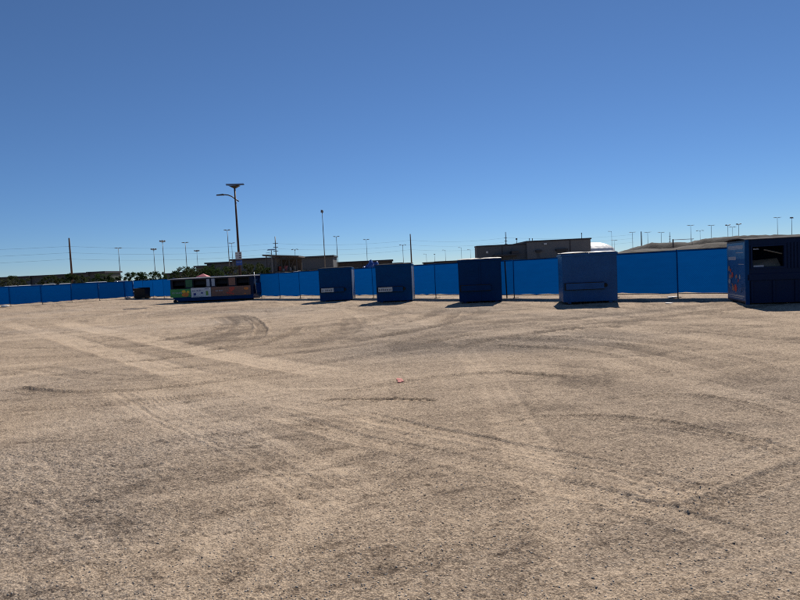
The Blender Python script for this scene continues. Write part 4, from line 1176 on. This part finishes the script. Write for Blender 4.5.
# pink canopy tent
p = AT(203, 273.6, 78)
z = GZ(p.x, p.y)
t = thing('canopy_tent', 'small pink canopy tent just above the long container', 'tent', (p.x, p.y, z))
h = p.z - z
V = [(-.8, -.8, h - .45), (.8, -.8, h - .45), (.8, .8, h - .45), (-.8, .8, h - .45), (0, 0, h), (-.8, -.8, h - .62), (.8, -.8, h - .62), (.8, .8, h - .62), (-.8, .8, h - .62)]
MB().add(V, [(0, 1, 4), (1, 2, 4), (2, 3, 4), (3, 0, 4), (5, 6, 1, 0), (6, 7, 2, 1), (7, 8, 3, 2), (8, 5, 0, 3)]).build('canopy', 'pink', t)
for x in (-.77, .77):
    for y in (-.77, .77):
        MB().bar((x, y, 0), (x, y, h - .5), .025, 6).build('leg', 'galv', t)

# blue tarpaulin over a heap
p = AT(371, 264, 60)
z = GZ(p.x, p.y)
g = random.Random(11)
n1, n2 = 18, 12
V = []
hh = AT(371, 258.3, 60).z - z
for i in range(n2):
    for j in range(n1):
        u, v = j / (n1 - 1) * 2 - 1, i / (n2 - 1) * 2 - 1
        f = max(0, 1 - abs(u) ** 2.5) * max(0, 1 - abs(v) ** 2.5)
        V.append((u * .95, v * .9, .02 + f ** .22 * hh * (.80 + .08 * math.cos(u * 7 + .6) + g.uniform(-.06, .06) + (.08 if u > 0 else 0))))
Fc = [(i * n1 + j, i * n1 + j + 1, (i + 1) * n1 + j + 1, (i + 1) * n1 + j) for i in range(n2 - 1) for j in range(n1 - 1)]
o = MB().add(V, Fc).build('tarpaulin_heap', 'tarp_blue')
o.location = (p.x, p.y, z)
tag(o, 'crumpled blue tarpaulin over a heap behind the second bin', 'tarpaulin')

# barrier arm on the right berm
p = AT(673, 240.3, 100)
z = AT(673, 246, 100).z - 1.5
t = thing('barrier_gate', 'barrier with long pale arm standing on the right berm', 'barrier', (p.x, p.y, z))
h = p.z - z
MB().box(-.09, .09, -.09, .09, 0, h + .2).build('cabinet', 'pole_dark', t, bevel=.03)
MB().box(.092, 3.6, -.04, .04, h + .02, h + .12).build('arm', 'label_white', t)
MB().bar((3.3, 0, 0), (3.3, 0, h + .018), .04, 6).build('arm_rest', 'pole_dark', t)

# ================================================================== TREES AND BUSHES
def tree(px, pytop, Y, width, label, li, seed, palm=False):
    g = np.random.default_rng(seed)
    tp = AT(px, pytop, Y)
    z = GZ(tp.x, tp.y)
    h = max(tp.z - z, 1.5)
    t = thing('palm_tree' if palm else 'desert_tree', label, 'palm' if palm else 'tree', (tp.x, tp.y, z), 0, 'trees beyond the fence')
    if palm:
        MB().tube([(0, 0, 0), (.05, 0, h * .4), (0, 0, h * .72)], [.17, .14, .13], 8).build('trunk', 'trunk', t, smooth=True)
        m = MB()
        for k in range(34):
            a = g.uniform(0, 6.283); el = g.uniform(-.5, 1.35); L = g.uniform(.9, 1.25) * width * .55
            pts = []
            for q in range(6):
                f = q / 5
                rr = L * f * math.cos(el * (1 - .3 * f)); zz = h * .72 + L * f * math.sin(el) - .55 * L * f * f
                pts.append((rr * math.cos(a), rr * math.sin(a), zz))
            for q in range(5):
                p0, p1 = Vector(pts[q]), Vector(pts[q + 1])
                d = (p1 - p0); s_ = Vector((-math.sin(a), math.cos(a), 0))
                for sd_ in (-1, 1):
                    for w_ in (0.1, .55):
                        b0 = p0 + d * w_; tip = b0 + s_ * sd_ * .32 + d * .5 - Vector((0, 0, .12))
                        m.add([b0, b0 + d * .35, tip], [(0, 1, 2)])
        m.build('crown', LEAF[li], t)
        return t
    br = MB(); br.tube([(0, 0, 0), (.06, .03, h * .25), (0, 0, h * .45)], [.11, .09, .07], 7)
    ends = []
    for k in range(7):
        a = k * 0.9 + g.uniform(-.3, .3); rr = width * .5 * g.uniform(.35, .75)
        e = (rr * math.cos(a), rr * math.sin(a) * .8, h * g.uniform(.5, .85))
        br.tube([(0, 0, h * g.uniform(.15, .42)), (e[0] * .5, e[1] * .5, e[2] * .75), e], [.05, .035, .015], 5); ends.append(e)
    br.build('trunk', 'trunk', t, smooth=True)
    V = []; Fc = []
    cl = []
    for k in range(46):
        a = g.uniform(0, 6.283); rr = math.sqrt(g.random()) * width * .5; zz = h * g.uniform(.22, .96)
        lim = 1 - abs((zz / h - .55) / .5) ** 2.2
        rr *= max(lim, .15) ** .5
        cl.append((rr * math.cos(a), rr * math.sin(a) * .85, zz, g.uniform(.18, .42) * min(1.4, h / 3.2)))
    for cx_, cy_, cz_, cr_ in cl:
        for q in range(44):
            d = g.normal(size=3); d /= np.linalg.norm(d); d *= cr_ * g.random() ** .4
            c = np.array((cx_, cy_, cz_)) + d
            if c[2] < .25 or c[2] > h * 1.04: continue
            u = g.normal(size=3); u /= np.linalg.norm(u); v = np.cross(u, g.normal(size=3)); v /= np.linalg.norm(v)
            s_ = g.uniform(.05, .11)
            o = len(V)
            V += [tuple(c - u * s_ * 1.5), tuple(c + v * s_ * .6), tuple(c + u * s_ * 1.5), tuple(c - v * s_ * .6)]
            Fc.append((o, o + 1, o + 2, o + 3))
    MB().add(V, Fc).build('crown', LEAF[li], t)
    return t
TREES = [(14, 276.3, 84, 4.0, 'olive tree at far left end, above the darker fence', 0), (8, 279.5, 80, 3.0, 'small grey-green tree at the left edge of the picture', 2),
         (50, 276.0, 84, 4.2, 'olive tree left of the wooden utility pole', 0), (66, 273.6, 86, 3.2, 'green tree just behind the wooden utility pole', 1),
         (77, 275.0, 86, 3.6, 'broad olive tree right of the wooden utility pole', 0),
         (98, 274.5, 84, 3.4, 'dark green tree at right end of the low building', 1), (115, 276.5, 88, 3.2, 'grey-green tree under the twin-head light pole', 2),
         (134.5, 272.3, 92, 3.8, 'round green tree above the black bin', 1), (143, 272.8, 92, 2.6, 'smaller green tree touching the round one above the black bin', 1),
         (156.5, 271.6, 96, 3.0, 'small tree at the foot of two clustered light poles', 1),
         (189, 267.0, 82, 4.2, 'leafy tree above the green panel of the container', 0), (179.5, 271, 84, 3.4, 'lower tree above the left end of the container', 1),
         (215, 264.2, 86, 4.0, 'dark leafy tree left of the solar street lamp', 1), (208, 268, 84, 3.0, 'dark low tree beside the pink tent', 1),
         (252, 263.5, 86, 4.2, 'olive tree right of the solar street lamp', 0), (262, 266, 88, 3.2, 'low tree at the left end of the pavilion', 1),
         (232, 266.5, 92, 3.2, 'grey-green tree behind the solar street lamp pole', 2), (568, 262, 70, 0, '', 0)]
for k, (px, py, Y, wd_, lb, li) in enumerate(TREES):
    if wd_: tree(px, py, Y, wd_, lb, li, 200 + k)
tree(108, 272.5, 86, 3.0, 'spiky palm left of the twin-head light pole', 1, 301, palm=True)
tree(192, 265.5, 90, 2.8, 'spiky palm top above the white container panel', 1, 302, palm=True)

# ================================================================== PARKED CARS
def car(px, Y, rz, mat, label, van=False):
    p = AT(px, 280, Y)
    z = GZ(p.x, p.y)
    t = thing('parked_car', label, 'car', (p.x, p.y, z), rz, 'cars parked behind the fence')
    H = 1.95 if van else 1.62
    hw = .9
    prof = [(-2.25, .35), (-2.3, .62), (-2.15, .82), (-1.15, .98), (1.7, 1.0), (2.2, .92), (2.28, .6), (2.2, .35)]
    V = []
    for x, zz in prof:
        for y in (-hw + (.06 if zz > .8 else 0), hw - (.06 if zz > .8 else 0)): V.append((x, y, zz))
    n = len(prof)
    Fc = [(2 * k, 2 * k + 1, 2 * ((k + 1) % n) + 1, 2 * ((k + 1) % n)) for k in range(n)] + [tuple(2 * k for k in range(n))[::-1], tuple(2 * k + 1 for k in range(n))]
    MB().add(V, Fc).build('body', mat, t, bevel=.05)
    xa, xb, xc, xd = -1.2, -.45, (1.6 if van else 1.1), 1.95
    MB().hexa([(xa, -.80, .985), (xd, -.80, .985), (xd, .80, .985), (xa, .80, .985), (xb, -.64, H - .08), (xc, -.64, H - .08), (xc, .64, H - .08), (xb, .64, H - .08)]).build('window', 'glass', t, bevel=.04)
    MB().hexa([(xb - .06, -.67, H - .078), (xc + .06, -.67, H - .078), (xc + .06, .67, H - .078), (xb - .06, .67, H - .078), (xb + .15, -.55, H), (xc - .1, -.55, H), (xc - .1, .55, H), (xb + .15, .55, H)]).build('roof', mat, t, bevel=.02)
    for s in (-1, 1):
        for x0, x1 in ((xa, xb), (.35, .35), (xd, xc)):
            MB().bar((x0, s * .82, .99), (x1, s * .66, H - .07), .045, 6).build('pillar', mat, t)
    for x in (-1.42, 1.4):
        for y in (-.82, .82):
            wv = MB().disc((x, y, .34), (0, 1, 0), .34, .2, 18).build('wheel', 'rubber', t)
            MB().disc((x, y + (.105 if y > 0 else -.105), .34), (0, 1, 0), .2, .02, 12).build('rim', 'galv', wv)
    for y in (-.6, .6):
        MB().box(-2.32, -2.2, y - .2, y + .2, .66, .78).build('headlight', 'label_white', t)
        MB().box(2.2, 2.29, y - .2, y + .2, .68, .82).build('tail_light', 'print_red', t)
    return t
CARS = [(10, 76, 2.0, 0, 'white car at the left edge, roof just above the fence', False), (24, 76, 2.0, 0, 'white car below the leftmost olive tree', False),
        (36, 77, 2.1, 2, 'charcoal car between the leftmost trees', False), (49, 77, 2.0, 0, 'white car left of the wooden utility pole', False),
        (65, 78, 2.1, 0, 'bright white car below the wooden utility pole', False), (91, 79, 2.2, 0, 'white car under the right end of the low building', False),
        (101, 80, 2.0, 0, 'white car beside the spiky palm', False), (121, 82, 2.2, 1, 'silver car at the foot of the twin-head light pole', False),
        (266, 60, -.4, 0, 'white car right of the long container', False), (281, 61, -.5, 3, 'sand coloured car in front of the pavilion', False),
        (300, 60, -.4, 0, 'white car left of the leftmost bin', False), (315, 63, -.4, 4, 'dark red car half hidden by the leftmost bin', False)]
for px, Y, rz_, ci, lb, van in CARS: car(px, Y, rz_, CARP[ci], lb, van)

# ================================================================== SMALL THINGS ON THE GROUND
def bag(px, py, sx, sy, sz, label, seed, name='sandbag', mat='white_plastic'):
    c = G(px, py)
    g = random.Random(seed)
    n1, n2 = 12, 7
    V = []
    for i in range(n2):
        th = math.pi * i / (n2 - 1)
        for j in range(n1):
            ph = 2 * math.pi * j / n1
            r = 1 + g.uniform(-.12, .12)
            V.append((sx * math.copysign(abs(math.cos(ph)) ** .6, math.cos(ph)) * math.sin(th) ** .7 * r, sy * math.copysign(abs(math.sin(ph)) ** .6, math.sin(ph)) * math.sin(th) ** .7 * r,
                      sz + sz * math.cos(th) * (1 + g.uniform(-.1, .15)) * (.9 if i > n2 / 2 else 1)))
    Fc = [(i * n1 + j, (i + 1) * n1 + j, (i + 1) * n1 + (j + 1) % n1, i * n1 + (j + 1) % n1) for i in range(n2 - 1) for j in range(n1)]
    o = MB().add(V, Fc).build(name, mat, smooth=True)
    o.location = (c.x, c.y, 0.005); o.rotation_euler = (0, 0, g.uniform(-.6, .6))
    return tag(o, label, 'sandbag' if name == 'sandbag' else 'litter', 'white bags and litter along the fence')
bag(5, 307.4, .42, .25, .10, 'white sandbag at the far left foot of the darker fence', 1)
bag(128, 298.6, .35, .22, .09, 'white sandbag by the fence corner, left of the black bin', 2)
bag(159.3, 296.6, .38, .3, .18, 'white bag under the fence just left of the long container', 3)
bag(672.5, 298.0, .26, .14, .03, 'flat white bag under the bright fence near the right edge', 4)
bag(669, 303.5, .14, .10, .012, 'low pale scrap lying on dirt in front of right fence', 5, 'litter_scrap')
bag(256.8, 297.3, .25, .2, .10, 'small white bag at the right end of the long container', 6)

# pink survey mark sprayed on the dirt
c = G(400, 381.3)
g = random.Random(4)
ring = [(0.0, 0.0)]
for q in range(16):
    rr = g.uniform(.5, 1.1); ring.append((.055 * rr * math.cos(6.283 * q / 16), .19 * rr * math.sin(6.283 * q / 16)))
for q in range(16):
    ring.append((ring[1 + q][0] * 1.02, ring[1 + q][1] * 1.02))
zz = ground_fields(np.array([c.x + p[0] for p in ring]), np.array([c.y + p[1] for p in ring]), np.full(len(ring), c.length))[0]
V = [(p[0], p[1], float(z_) + (.012 if k <= 16 else -.02)) for k, (p, z_) in enumerate(zip(ring, zz))]
Fc = [(0, 1 + q, 1 + (q + 1) % 16) for q in range(16)] + [(1 + q, 17 + q, 17 + (q + 1) % 16, 1 + (q + 1) % 16) for q in range(16)]
o = MB().add(V, Fc).build('survey_mark', 'pink_paint')
o.location = (c.x, c.y, 0)
tag(o, 'small pink survey paint mark on the dirt, centre of the lot', 'paint mark')
